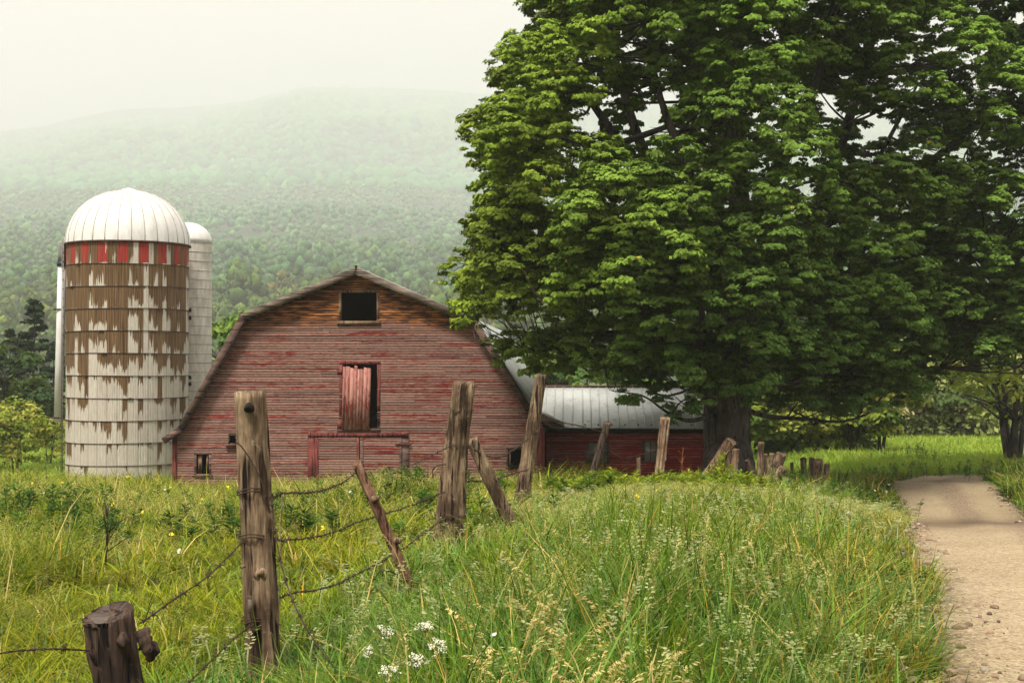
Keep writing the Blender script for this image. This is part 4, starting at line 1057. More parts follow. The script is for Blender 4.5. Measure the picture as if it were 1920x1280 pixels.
# ---------------------------------------------------------------- fence posts
def post_mesh(b, p0, p1, r0, r1, seed, square=0.0, slant=.0, knots=3, ruff=1.0, sides=48, rings=44):
    r = np.random.RandomState(seed)
    p0 = np.array(p0, float); p1 = np.array(p1, float)
    ax = p1 - p0; Ln = np.linalg.norm(ax); ax = ax / Ln
    ridge = r.rand(sides)
    crack = [(r.rand() * 2 * PI, .04 + .05 * r.rand(), r.rand() * .5, .5 + .5 * r.rand()) for _ in range(4)]
    kn = [(r.rand() * 2 * PI, .1 + .8 * r.rand(), .12 + .1 * r.rand()) for _ in range(knots)]
    t = np.linspace(0, 1, rings)
    bend = np.stack([np.sin(t * 2.3 + r.rand() * 6), np.cos(t * 1.9 + r.rand() * 6), t * 0], 1) * .018 * ruff
    pts = p0 + ax * (t * Ln)[:, None] + bend
    a_ = np.cross(ax, [0, 1, 0]); a_ = a_ / np.linalg.norm(a_)
    bb = np.cross(ax, a_)
    th = np.arange(sides) / sides * 2 * PI
    V = []
    for i in range(rings):
        rad = np.interp(t[i], [0, 1], [r0, r1]) * np.ones(sides)
        if square: rad = rad / np.maximum(np.abs(np.cos(th)), np.abs(np.sin(th))) ** square
        rad = rad * (1 + .20 * ruff * (ridge - .5) + .06 * (vnoise(th * 9, np.full(sides, t[i] * Ln * 9.0), seed + 5) - .5) * 2 * ruff + .07 * ruff * (vnoise(th * 3, np.full(sides, t[i] * Ln * 3.0), seed) - .5) * 2)
        for (ca, cw, s0, s1) in crack:
            if s0 < t[i] < s1:
                w_ = ca + .25 * math.sin(t[i] * 5 + ca); dd = np.abs((th - w_ + PI) % (2 * PI) - PI); rad = rad * (1 - .16 * min(ruff, 1.2) * np.exp(-(dd / (cw * 1.6)) ** 2) * min(1, (t[i] - s0) / .1, max(0, (s1 - t[i]) / .1)))
        for (ka, kt, kr) in kn:
            dd = np.abs((th - ka + PI) % (2 * PI) - PI); rad = rad * (1 + .30 * np.exp(-(dd / .28) ** 2 - ((t[i] - kt) * Ln / (r0 * .55)) ** 2))
        off = 0
        if i == rings - 1: off = slant * (-.9 * np.sin(th) - .35 * np.cos(th)) * r1 + .010 * ruff * (vnoise(th * 2.2, th * 0 + seed, seed) - .5) * min(1, r0 / .08) + .003 * r.normal(size=sides)
        if i == rings - 2: rad = rad * 1.01
        V.append(pts[i] + a_ * (np.cos(th) * rad)[:, None] + bb * (np.sin(th) * rad)[:, None] + ax * np.asarray(off * np.ones(sides))[:, None])
    V = np.concatenate(V); k = np.arange(sides); k2 = (k + 1) % sides; fs = []
    for i in range(rings - 1): fs.append(np.stack([i * sides + k, i * sides + k2, (i + 1) * sides + k2, (i + 1) * sides + k], 1))
    base = b.n; shade = np.ones((len(V), 3))
    b.add(V, np.concatenate(fs), shade)
    top = V[(rings - 1) * sides:]
    inner = top.mean(0) + (top - top.mean(0)) * .55 - ax * .006; c = top.mean(0) - ax * .012
    b.add(inner, np.zeros((0, 3), int)); ii = b.n - sides
    b.add([c], np.zeros((0, 3), int)); ci = b.n - 1
    tk = base + (rings - 1) * sides
    b.f4.append(np.stack([tk + k, tk + k2, ii + k2, ii + k], 1)); b.f3.append(np.stack([ii + k, ii + k2, np.full(sides, ci)], 1))
    return ax
def fence_post(top, bot, Y, r0, r1, label, seed, name='fence_post', mat=None, square=0.0, slant=.3, knots=3, ruff=1.0, wraps=(), dy=0.0, group='old fence posts', cat='fence post', extra=None):
    pt = P(top[0], top[1], Y + dy); pb = P(bot[0], bot[1], Y)
    g = gz(pb.x, Y)
    d = (pt - pb); k = (g - .25 - pb.z) / d.z; p0 = pb + d * k
    e = empty(name, (p0.x, p0.y, g), label, cat, group)
    o0 = Vector((p0.x, p0.y, g))
    b = MB(); post_mesh(b, p0 - o0, pt - o0, r0, r1, seed, square, slant, knots, ruff)
    b.build('shaft', mat or M_postwood, e, True)
    for (wy, tilt) in wraps:
        # a turn of wire round the post at picture height wy
        s = (wy - bot[1]) / (top[1] - bot[1]); c = pb + (pt - pb) * s - o0
        tt = (c - (p0 - o0)).length / (pt - p0).length; rad = (r0 + (r1 - r0) * tt) * 1.0 + .001
        w = MB(); th = np.linspace(0, 4 * PI, 60)
        w.tube(np.stack([c.x + np.cos(th) * rad, c.y + np.sin(th) * rad, c.z + tilt * np.cos(th) * rad + .03 * th / (4 * PI) + .006 * np.sin(th * 3)], 1), .0034, 5)
        w.build('wire_wrap', M_wire, e)
    if extra: extra(e, o0)
    return e
def knot_part(e, o0, px, py, Y, r, mat, name='knot'):
    p = P(px, py, Y) - o0; b = MB()
    b.tube([p + Vector((0, .03, 0)), p + Vector((0, .006, .0)), p + Vector((.002, -.006, -.003)), p + Vector((.002, -.004, -.003))], [r * 1.7, r * 1.25, r * .85, r * .3], 14, rfun=lambda i, th: 1 + .12 * np.sin(th * 3 + i) + .08 * np.sin(th * 7)); b.build(name, mat, e, True)
def ex1(e, o0):
    knot_part(e, o0, 465, 765, 7.30, .016, M_dark, 'knot_hole'); knot_part(e, o0, 488, 1077, 7.33, .026, M_postwood); knot_part(e, o0, 484, 1182, 7.33, .024, M_postwood); knot_part(e, o0, 458, 1062, 7.36, .014, M_postwood)
    for q in ([(441, 828), (452, 836), (470, 862), (490, 900), (500, 935)], [(470, 1150), (474, 1190), (482, 1230), (492, 1255)]):
        w = MB(); w.tube(curve([np.array(P(x, y, 7.30) - o0) for x, y in q], 20), .004, 5); w.build('wire_strand', M_wire, e)
    b = MB(); b.hexa([P(466, 1148, 7.28) - o0, P(472, 1148, 7.28) - o0, P(472, 1148, 7.3) - o0, P(466, 1148, 7.3) - o0], [P(464, 1180 - 62, 7.29) - o0, P(472, 1116, 7.29) - o0, P(472, 1116, 7.31) - o0, P(464, 1116, 7.31) - o0]); b.build('splinter', M_raketop, e)
fence_post((464, 733), (488, 1272), 7.4, .084, .074, 'tall weathered square topped post with dark knot hole near its top, wrapped in barbed wire', 101, square=.35, slant=.1, knots=5, wraps=((925, .12), (1010, -.02), (1166, .05)), extra=ex1)
M_cut = wood_mat('grey_sawn_wood', (.02, .015, .012), (.085, .065, .052), (.17, .135, .11), .8, 'x')
def ex0(e, o0):
    b = MB(); b.tube(curve([np.array(P(x, y, 5.86) - o0) for x, y in ((262, 1180), (272, 1200), (282, 1218), (280, 1240))], 12), [.02, .03, .034, .03, .034, .03, .03, .036, .03, .026, .02, .008], 9, rfun=lambda i, th: 1 + .2 * np.random.RandomState(i).normal(size=len(th))); b.build('bark_flap', M_stump, e, True)
    b = MB(); b.tube([P(229, 1195, 5.95) - o0, P(229, 1199, 5.885) - o0, P(231, 1212, 5.87) - o0], [.032, .022, .006], 9, rfun=lambda i, th: 1 + .2 * np.sin(th * 3)); b.build('branch_stub', M_stump, e, True)
    b = MB(); c0 = P(211, 1150, 6.0) - o0; th = np.arange(40) / 40 * 2 * PI; rr_ = .083 * (1 + .05 * np.sin(th * 3) + .04 * np.sin(th * 7 + 1)); ring = np.stack([c0.x - np.cos(th) * rr_, c0.y - np.sin(th) * rr_, c0.z + .006 + .42 * .085 * (-.9 * np.sin(th) - .35 * np.cos(th))], 1)
    b.add(np.concatenate([ring, ring * .0 + ring.mean(0) + (ring - ring.mean(0)) * .5 - np.array([0, 0, .004]), ring.mean(0)[None] - np.array([0, 0, .006])]), np.stack([np.arange(40), (np.arange(40) + 1) % 40, (np.arange(40) + 1) % 40 + 40, np.arange(40) + 40], 1)); b.f3.append(np.stack([np.arange(40) + 40, (np.arange(40) + 1) % 40 + 40, np.full(40, 80)], 1)); b.build('sawn_top', M_cut, e)
    b = MB(); b.tube([P(190, 1252, 5.95) - o0, P(176, 1232, 5.92) - o0, P(168, 1222, 5.9) - o0], [.02, .014, .005], 7); b.build('branch_stub', M_stump, e, True)
fence_post((211, 1150), (236, 1420), 6.0, .085, .097, 'short dark stump post with slanted sawn top, nearest to the camera', 102, 'stump_post', M_stump, slant=.42, knots=4, ruff=1.5, extra=ex0)
def ex3(e, o0):
    w = MB(); w.tube(curve([np.array(P(x, y, 13.1) - o0) for x, y in ((836, 870), (822, 872), (812, 880), (812, 896))], 12), .006, 5); w.build('wire_strand', M_wire, e)
fence_post((873, 716), (844, 1010), 13.3, .138, .092, 'thick leaning post with pale streaks and loops of wire, right of the barn door', 103, square=.2, slant=.12, knots=5, ruff=1.4, wraps=((775, .15), (838, -.1), (970, 0)), extra=ex3)
fence_post((1015, 703), (984, 912), 19.0, .105, .072, 'tall pale post leaning right, in front of the barn roof corner', 104, slant=.2, knots=2, wraps=((815, .1),))
fence_post((1141, 792), (1108, 900), 29.0, .062, .072, 'dark post leaning right in front of the left shed window', 105, slant=.4, mat=wood_mat('dark_post_wood', (.012, .008, .007), (.06, .038, .026), (.16, .11, .075)))
M_birch = wood_mat('peeling_birch_post', (.05, .03, .02), (.30, .16, .07), (.52, .44, .34), 1.0)
fence_post((1248, 783), (1231, 905), 31.0, .088, .10, 'rough pale orange barked post beside the right shed window', 106, mat=M_birch, slant=.3, ruff=2.0, knots=5)
fence_post((1196, 858), (1198, 905), 33.0, .05, .045, 'thin short grey stake between the shed windows', 107, ruff=.8)
fence_post((1369, 826), (1322, 890), 33.0, .075, .12, 'broken rail slanting up against the maple trunk', 108, name='fence_rail', slant=.5, ruff=2.0, mat=M_birch, cat='fence rail')
fence_post((1381, 842), (1374, 910), 32.6, .07, .07, 'pale barkless post under the broken slanting rail', 109, mat=M_raketop if False else M_birch, ruff=.8, knots=1)
fence_post((1368, 848), (1364, 900), 32.9, .07, .085, 'short dark post left of the pale barkless one', 110)
fence_post((1427, 829), (1424, 910), 32.0, .058, .065, 'slim dark upright post just right of the maple trunk', 111, ruff=.8, knots=1)
fence_post((1436, 851), (1432, 905), 32.3, .035, .04, 'thin stake touching the slim dark upright post', 112, ruff=.7, knots=0)
fence_post((1449, 850), (1438, 905), 31.6, .05, .062, 'grey brown post between the slim upright and the thick leaning stump', 113)
fence_post((1468, 850), (1448, 902), 31.0, .075, .11, 'thick split stump leaning right, largest of the stumps beside the maple', 114, slant=.3, ruff=1.5)
fence_post((1469, 876), (1446, 906), 30.8, .07, .085, 'short dark block leaning against the thick split stump', 115, ruff=1.4)
fence_post((1398, 862), (1421, 915), 30.5, .03, .055, 'dark reddish snag leaning left at the foot of the maple', 116, ruff=1.4, mat=M_stump)
fence_post((1485, 867), (1485, 890), 42.0, .045, .05, 'tiny stake farthest along the fence line', 117, ruff=.6)
fence_post((1506, 859), (1507, 886), 40.0, .075, .08, 'small grey post left of the wide plank stump', 118, ruff=.8)
fence_post((1522, 858), (1518, 890), 36.0, .055, .065, 'narrow dark post standing against the wide plank stump', 119)
fence_post((1533, 862), (1535, 905), 35.8, .135, .125, 'wide plank like stump with slanted top near the road', 120, square=.8, slant=.25, ruff=.7)
fence_post((1550, 870), (1550, 900), 36.4, .07, .07, 'low pale stub right of the wide plank stump', 121, ruff=.8)
# leaning round stake and leaning split board
def stake_extra(e, o0):
    for (x, y, sx) in ((700, 936, 1), (742, 1014, 1)):
        p = P(x, y, 10.15) - o0; b = MB(); b.tube([p, p + Vector((.03 * sx, -.02, .008)), p + Vector((.05 * sx, -.03, .02))], [.03, .022, .006], 8); b.build('branch_stub', M_postwood, e, True)
M_stake = wood_mat('brown_stake_wood', (.03, .014, .008), (.14, .062, .032), (.32, .19, .12), 1.0)
fence_post((664, 868), (773, 1108), 10.2, .038, .034, 'thin brown stake leaning left, hanging in the barbed wire', 130, 'leaning_stake', M_stake, slant=.7, knots=2, cat='stake', group=None, extra=stake_extra)
def ex_board(e, o0): pass
fence_post((886, 823), (941, 938), 13.9, .068, .056, 'split board propped against the thick leaning post', 131, 'leaning_board', M_postwood, square=.6, slant=.2, knots=1, cat='board', group=None)

# ---------------------------------------------------------------- barbed wire
def barbed(label, pts, sag=0.0, seed=0, barb=.14, r=.0026):
    rr = np.random.RandomState(seed)
    p = np.array([np.array(P(x, y, Y)) for x, y, Y in pts])
    Ltot = np.sum(np.linalg.norm(np.diff(p, axis=0), axis=1)); n = int(max(24, Ltot / .03))
    c = curve(p, n)
    c[:, 2] -= sag * np.sin(np.linspace(0, PI, n)) + .012 * (fbm(np.linspace(0, Ltot * 3, n), np.zeros(n) + seed, 41, 2) - .5)
    c[:, 0] += .02 * (fbm(np.linspace(0, Ltot * 2.2, n), np.zeros(n) + seed + 9, 43, 2) - .5)
    o0 = c[0].copy(); c = c - o0
    b = MB(); ph = np.linspace(0, Ltot / .045 * 2 * PI / 2, n)
    off = np.stack([np.cos(ph) * .4, np.cos(ph), np.sin(ph)], 1) * .0032
    b.tube(c + off, r, 5); b.tube(c - off, r, 5)
    s = 0.05
    acc = np.concatenate([[0], np.cumsum(np.linalg.norm(np.diff(c, axis=0), axis=1))])
    while s < Ltot:
        i = int(np.searchsorted(acc, s)); i = min(max(i, 1), n - 2); t = unit(c[i + 1] - c[i - 1])
        for q in range(3):
            d = rand_dirs(1, rr)[0]; d = unit(d - t * np.dot(d, t)); b.tube([c[i] - d * .024 + t * .006 * q, c[i] + t * .006 * q, c[i] + d * .022 + t * .006 * q], [.001, .003, .001], 4)
        b.tube([c[i] - t * .012, c[i] + t * .012], .006, 6)
        s += barb * (.8 + .4 * rr.rand())
    o = b.build('barbed_wire', M_wire, None, False, o0)
    return tag(o, label, 'barbed wire', 'rusty barbed wire strands')
barbed('rusty barbed strand rising from behind the dark stump to the tall square topped post', [(262, 1166, 6.05), (320, 1128, 6.45), (395, 1075, 6.95), (455, 1012, 7.32)], .0, 1)
barbed('rusty barbed strand running from the dark stump out of the left picture edge', [(-40, 1232, 5.75), (40, 1219, 5.8), (110, 1216, 5.85), (178, 1220, 5.95)], .0, 2)
barbed('thin lower barbed strand slanting up to the foot of the tall square topped post', [(345, 1290, 6.4), (400, 1235, 6.7), (445, 1190, 7.1), (476, 1170, 7.3)], .0, 3)
barbed('top barbed strand from the tall square topped post to the head of the leaning stake', [(506, 932, 7.4), (545, 922, 8.0), (595, 922, 8.9), (640, 906, 9.8), (668, 885, 10.2)], .0, 4)
barbed('middle barbed strand sagging behind the leaning stake to the thick leaning post', [(506, 1012, 7.4), (560, 1010, 8.2), (620, 998, 9.2), (690, 972, 10.3), (770, 948, 11.8), (836, 920, 13.2)], .0, 5)
barbed('low barbed strand hanging in a deep bow through the grass to the thick leaning post', [(515, 1125, 7.45), (560, 1110, 8.0), (620, 1098, 8.8), (690, 1066, 9.8), (752, 1030, 10.9), (790, 1002, 11.8), (838, 968, 13.2)], .0, 6)
barbed('loose broken strand dangling down into the grass beside the tall square topped post', [(511, 922, 7.35), (516, 980, 7.3), (530, 1060, 7.15), (556, 1140, 6.95), (600, 1215, 6.7), (640, 1268, 6.5)], .0, 7)
barbed('short strand curling from the foot of the leaning stake', [(772, 1092, 10.1), (745, 1075, 9.9), (715, 1068, 9.8), (700, 1085, 9.7)], .0, 8)
barbed('barbed strand from the thick leaning post up to the pale post by the barn corner', [(888, 842, 13.4), (930, 858, 15.0), (965, 842, 17.2), (1000, 814, 18.9)], .0, 9, .2, .0045)
barbed('low barbed strand between the thick leaning post and the pale post', [(878, 902, 13.4), (920, 900, 15.0), (960, 888, 17.0), (990, 880, 18.9)], .0, 10, .2, .0045)
barbed('barbed strand crossing the shed roof from the pale post to the dark leaning post', [(1012, 774, 19.1), (1050, 790, 21.5), (1095, 800, 25), (1136, 812, 28.9)], .0, 11, .28, .006)
barbed('barbed strand across the barn wall left of the thick leaning post', [(846, 835, 13.2), (815, 850, 12.6), (790, 862, 12.2), (772, 872, 11.9)], .0, 12, .2)
barbed('barbed strand between the dark leaning post and the orange barked post', [(1130, 832, 29.1), (1165, 858, 29.8), (1200, 852, 30.4), (1238, 838, 30.9)], .0, 13, .3, .006)

# ---------------------------------------------------------------- grass
rg = np.random.RandomState(99)
def blades(x, y, h, w, lean, curl, az, col, levels=4):
    n = len(x); z = ground(x, y) - .03
    d = np.stack([np.cos(az), np.sin(az)], 1); pz = az + PI / 2 + rg.normal(size=n) * .5
    p = np.stack([np.cos(pz), np.sin(pz)], 1)
    T = {4: [0, .38, .72, 1.0], 3: [0, .55, 1.0]}[levels]
    V = np.zeros((n, levels * 2, 3), np.float32)
    for k, t in enumerate(T):
        hor = (lean * t + curl * t * t) * h
        up = h * (t - .5 * np.minimum(curl + lean * .4, 1.35) * t * t * .9)
        wid = w * (1 - t ** 1.6 * .93) * (.75 + .5 * min(t * 3, 1)) * .5
        cx = x + d[:, 0] * hor; cy = y + d[:, 1] * hor
        V[:, 2 * k, 0] = cx - p[:, 0] * wid; V[:, 2 * k, 1] = cy - p[:, 1] * wid; V[:, 2 * k, 2] = z + up
        V[:, 2 * k + 1, 0] = cx + p[:, 0] * wid; V[:, 2 * k + 1, 1] = cy + p[:, 1] * wid; V[:, 2 * k + 1, 2] = z + up
    q = np.array([[2 * k, 2 * k + 1, 2 * k + 3, 2 * k + 2] for k in range(levels - 1)])
    Fc = (q[None] + (np.arange(n) * levels * 2)[:, None, None]).reshape(-1, 4)
    return V.reshape(-1, 3), Fc, np.repeat(col, levels * 2, 0)
def barn_local(x, y, th=TH):
    dx = x - BX; dy = y - BY
    return dx * math.cos(th) - dy * math.sin(th), dx * math.sin(th) + dy * math.cos(th)
def allowed(x, y, pad=0.0):
    u, v = barn_local(x, y)
    inb = (u > -6.0) & (u < 10.9) & (v > .05) & (v < 8)
    d = (x - road_left(y)) / RW
    rag = .10 * (fbm(x * 1.3, y * 1.3, 61, 3) - .5) * 2
    onr = (d > .0 + rag + pad) & (d < 1.0 + rag - pad) & (y < 50)
    return ~inb & ~onr & ((x - SIX) ** 2 + (y - SIY) ** 2 > (SR - .05) ** 2)
def sample(y0, y1, dens, amax=.40, m=1.2):
    area = (amax * (y1 ** 2 - y0 ** 2)) + 2 * m * (y1 - y0); n = int(area * dens)
    Y = y0 + (y1 - y0) * rg.rand(n * 2); X = (rg.rand(n * 2) * 2 - 1) * (amax * y1 + m)
    k = np.abs(X) < amax * Y + m; X, Y = X[k][:n], Y[k][:n]
    k = allowed(X, Y); return X[k], Y[k]
def fields(x, y):
    """how tall, how lush/yellow the meadow is at a spot"""
    s = x - fence_x(y)
    n1 = fbm(x * .45, y * .3, 51, 3); n2 = fbm(x * 1.5, y * 1.1, 52, 3); n3 = fbm(x * .25 + 4, y * .2, 53, 2)
    left = sstep(.3, -.8, s)
    dr = road_left(y) - x
    hl = .15 + .26 * sstep(.45, .72, n1) + .12 * sstep(22, 34, y) + .08 * sstep(-4, -8, x) * sstep(30, 12, y)
    hl = hl + .22 * sstep(33, 40, y) * sstep(60, 46, y) * sstep(9, 5, x)
    hr = (.22 + .22 * sstep(.2, 1.6, s)) * (.75 + .5 * n1)
    hr = hr * (1 - .42 * sstep(9, 16, y)) + .12 * sstep(24, 34, y)
    h = hl * left + hr * (1 - left)
    h = h * np.where((dr > -.3) & (dr < 1.6), .42 + .58 * np.clip(dr / 1.6, 0, 1), 1)
    right = dr < -RW
    h = np.where(right, .30 + .25 * n1, h)
    far = y > 50
    h = np.where(far, .20 + .16 * n1, h)
    for cx0, cy0, rr0 in ((-.70, 10.0, .75), (-.58, 13.1, .6), (-1.32, 7.25, .35)): h = h * (1 - .62 * np.exp(-(((x - cx0) ** 2 + (y - cy0) ** 2) / rr0 ** 2)))
    return h, n1, n2, n3, left, s, dr
def grass_cols(n, x, y, n1, n2, n3, left, dr):
    yg = np.array([.198, .230, .012]); gr = np.array([.100, .178, .013]); bl = np.array([.085, .195, .045]); dk = np.array([.025, .055, .010]); tn = np.array([.44, .35, .13]); oc = np.array([.36, .25, .04])
    k = np.clip(.80 * left + .40 * (n3 - .5) * 2 + .12, 0, 1)[:, None]
    c = yg * k + gr * (1 - k)
    lush = (sstep(.48, .68, n1) * left + sstep(.38, .6, n2) * (1 - left))[:, None]
    c = c * (1 - .6 * lush) + (bl * (1 - left[:, None]) + gr * .95 * left[:, None]) * .6 * lush
    p = rg.rand(n)
    c = np.where((p < .045)[:, None], tn, c); c = np.where(((p > .055) & (p < .078))[:, None], oc, c); c = np.where((p > .90)[:, None], dk, c)
    edge = (np.exp(-((dr - .3) / .35) ** 2) > rg.rand(n) * 2.0) & (rg.rand(n) < .5); c = np.where(edge[:, None], oc * .8 + .2 * gr, c)
    return c * (.7 + .6 * rg.rand(n))[:, None]
GV, GF, GC, goff = [], [], [], 0
def emit(r):
    global goff
    v, f, c = r; GV.append(v); GF.append(f + goff); GC.append(c); goff += len(v)
for (y0, y1, dens, wid, lv) in ((3.6, 6.5, 2300, .0062, 4), (6.5, 10, 1900, .0072, 4), (10, 15, 1150, .0095, 4), (15, 23, 620, .014, 3), (23, 33, 330, .021, 3), (33, 50, 170, .030, 3), (50, 92, 170, .032, 3)):
    x, y = sample(y0, y1, dens)
    # tufts: blades gather round random centres, each tuft with its own height, lean and hue
    cs_ = np.clip(.16 + .012 * y, .2, .6)
    cs_ = np.where(y0 < 10, .21, np.where(y0 < 23, .30, .5))
    ix = np.floor(x / cs_); iy = np.floor(y / cs_)
    h1 = vnoise(ix * 1.0, iy * 1.0, 201); h2 = vnoise(ix + .0, iy + .0, 202); h3 = vnoise(ix + .0, iy + .0, 203); h4 = vnoise(ix + .0, iy + .0, 204)
    cx_ = (ix + .15 + .7 * h1) * cs_; cy_ = (iy + .15 + .7 * h2) * cs_
    x = cx_ + (x - cx_) * .75; y = cy_ + (y - cy_) * .75
    out_az = np.arctan2(y - cy_, x - cx_)
    tuft = np.stack([h3, h4, out_az], 1)
    k = allowed(x, y, -.01); x, y, tuft = x[k], y[k], tuft[k]; n = len(x)
    h, n1, n2, n3, left, s, dr = fields(x, y)
    h = h * (.62 + .85 * tuft[:, 0]) * np.clip(1 + .26 * rg.normal(size=n), .3, 1.8)
    tall = rg.rand(n) < .05; h = np.where(tall, h * 1.35, h)
    cl = vnoise(x * 3.1, y * 3.1, 57)   # clump direction
    az = np.where(rg.rand(n) < .65, tuft[:, 2] + rg.normal(size=n) * .6, cl * 4 * PI + rg.normal(size=n) * .7)
    lean = np.abs(rg.normal(size=n)) * .30 + .08; curl = np.clip(rg.rand(n) * 1.15 + .15 * left, 0, 1.25)
    w = wid * 1.15 * (.6 + .8 * rg.rand(n)) * np.where(rg.rand(n) < .14 * (1 - left), 1.9, 1.0)
    gc = grass_cols(n, x, y, n1, n2, n3, left, dr)
    t4 = tuft[:, 1][:, None]
    gc = gc * (.62 + .75 * t4) if y0 < 50 else np.array([.21, .30, .045]) * (.75 + .5 * n1 + .2 * rg.rand(n))[:, None]
    gc = gc * (1 + (np.array([.22, .04, -.1]) * (tuft[:, 0] - .5)[:, None] * 2))
    emit(blades(x, y, h, w, lean, curl, az, gc, lv))
for (y0, y1, dens, wd) in ((4.0, 8, 260, .013), (8, 14, 170, .018), (14, 26, 50, .028)):   # broad arching blades between the fence and the road
    x, y = sample(y0, y1, dens); h, n1, n2, n3, left, s, dr = fields(x, y)
    k = (rg.rand(len(x)) < (1 - left) * sstep(.40, .6, n2) + .12) & (dr > .25); x, y, h, n1, n2, n3, left, dr = [q[k] for q in (x, y, h, n1, n2, n3, left, dr)]; n = len(x)
    colb = (np.array([.075, .18, .025]) + (np.array([.19, .30, .09]) - np.array([.075, .18, .025])) * rg.rand(n)[:, None]) * (.7 + .6 * rg.rand(n))[:, None]
    emit(blades(x, y, np.clip(h * (1.1 + .5 * rg.rand(n)), .2, .85), wd * (.6 + .7 * rg.rand(n)), .12 + .35 * rg.rand(n), .5 + .7 * rg.rand(n), rg.rand(n) * 6.28, colb, 4))
print('grass blades verts', goff)
g = link('meadow_grass', mesh_np('meadow_grass', np.concatenate(GV), np.concatenate(GF), M_grass, np.concatenate(GC)))
tag(g, 'long green and yellow meadow grass covering the field', 'grass', None, 'stuff')

# flowering heads standing above the grass: airy panicles, arching tan plumes, stiff cocksfoot heads
def head_template(kind, seed):
    r = np.random.RandomState(seed); v = []; f = []
    def q(c, d, n_, ln, w):
        d = unit(np.array(d, float)); s = np.cross(d, n_); s = s / max(np.linalg.norm(s), 1e-6)
        i = len(v); v.extend([c, c + d * ln * .5 + s * w, c + d * ln, c + d * ln * .5 - s * w]); f.append([i, i + 1, i + 2, i + 3])
    arch = {'airy': .10, 'plume': .22, 'cock': .14, 'spike': .04}[kind]
    st = lambda t: np.array([arch * t ** 2.2, .0, t * (1 - (.16 if kind == 'plume' else .04) * t ** 3)])
    for k in range(5):
        a = st(k / 6 * .9); b = st((k + 1) / 6 * .9); i = len(v); w = .0032
        for off in (np.array([w, 0, 0]), np.array([0, w, 0])):
            i = len(v); v.extend([a - off, a + off, b + off, b - off]); f.append([i, i + 1, i + 2, i + 3])
    nsp = {'airy': 48, 'plume': 40, 'cock': 20, 'spike': 26}[kind]
    for k in range(nsp):
        t = {'airy': .62 + .38 * r.rand(), 'plume': .70 + .32 * r.rand(), 'cock': .72 + .3 * r.rand(), 'spike': .78 + .22 * r.rand()}[kind]
        c = st(min(t, 1.02)); d = rand_dirs(1, r)[0]
        if kind == 'airy': sp = .080 * (1.05 - t) / .43 + .012; c = c + d * sp * r.rand() * np.array([1, 1, .8]); q(c, d + np.array([.3, 0, .6]), rand_dirs(1, r)[0], .0135, .0025)
        elif kind == 'plume': c = c + d * .014 * r.rand(); q(c, d * .5 + np.array([.9, 0, -.55 if t > .85 else .2]), rand_dirs(1, r)[0], .026, .0034)
        elif kind == 'cock': c = c + d * .010; q(c, d * .5 + np.array([.5, 0, .5]), rand_dirs(1, r)[0], .030, .0085)
        else: c = c + d * .006; q(c, d * .4 + np.array([0, 0, 1]), rand_dirs(1, r)[0], .022, .0055)
    return np.array(v), np.array(f)
HV, HF, HC, hoff = [], [], [], 0
def heads(kind, x, y, h, col, seeds=5, fat=1.0):
    global hoff
    n = len(x); ti = rg.randint(seeds, size=n)
    z = ground(x, y)
    for t in range(seeds):
        k = np.where(ti == t)[0]
        if not len(k): continue
        v, f = head_template(kind, 300 + t + len(kind) * 11)
        v = v.copy(); a = rg.rand(len(k)) * 2 * PI; cs, sn = np.cos(a)[:, None], np.sin(a)[:, None]
        hh = h[k][:, None]; fx = fat
        # keep the width of the spikelets, stretch the stalk
        X = (v[None, :, 0] * cs - v[None, :, 1] * sn) * fx; Y_ = (v[None, :, 0] * sn + v[None, :, 1] * cs) * fx
        tl = rg.normal(size=(len(k), 2)) * .10
        Z = v[None, :, 2] * hh
        X = X + tl[:, :1] * Z; Y_ = Y_ + tl[:, 1:] * Z
        HV.append(np.stack([X + x[k][:, None], Y_ + y[k][:, None], Z + z[k][:, None]], -1).reshape(-1, 3))
        HF.append((f[None] + (np.arange(len(k)) * len(v))[:, None, None]).reshape(-1, 4) + hoff); hoff += len(k) * len(v)
        HC.append(np.repeat(col[k], len(v), 0))
def colv(n, a, b):
    t = rg.rand(n)[:, None]; return (np.array(a) * t + np.array(b) * (1 - t)) * (.8 + .4 * rg.rand(n))[:, None]
for (y0, y1, d, fat) in ((4.2, 8, 55, 1.1), (8, 14, 54, 1.4), (14, 24, 38, 2.0), (24, 44, 15, 3.0)):
    x, y = sample(y0, y1, d); h, n1, n2, n3, left, s, dr = fields(x, y)
    k = rg.rand(len(x)) < np.clip((.6 * n2 + .4 * n1 - .44) * 5.0, .02, 1) * np.where(left > .5, .55 + .45 * sstep(12, 20, y), .45 + .55 * sstep(7, 13, y)); x, y, h, left = x[k], y[k], h[k], left[k]
    heads('airy', x, y, np.clip(h * (1.05 + .35 * rg.rand(len(x))) + .06, .22, .95), colv(len(x), (.52, .45, .15), (.30, .31, .07)), 6, fat)
for (y0, y1, d, fat) in ((4.2, 9, 18, 1.1), (9, 18, 11, 1.5), (18, 34, 4, 2.2)):
    x, y = sample(y0, y1, d); h, n1, n2, n3, left, s, dr = fields(x, y); k = (left < .4) & (dr > 0) & (n3 > .42); x, y, h = x[k], y[k], h[k]
    heads('cock', x, y, np.clip(h * (1.1 + .35 * rg.rand(len(x))), .3, 1.0), colv(len(x), (.38, .38, .18), (.20, .24, .09)), 5, fat)
for (y0, y1, d, fat) in ((4.2, 12, 4, 1.0), (12, 26, 3, 1.6)):
    x, y = sample(y0, y1, d); h, n1, n2, n3, left, s, dr = fields(x, y)
    heads('spike', x, y, np.clip(h * (1.1 + .4 * rg.rand(len(x))), .25, 1.05), colv(len(x), (.30, .24, .08), (.16, .17, .05)), 5, fat)
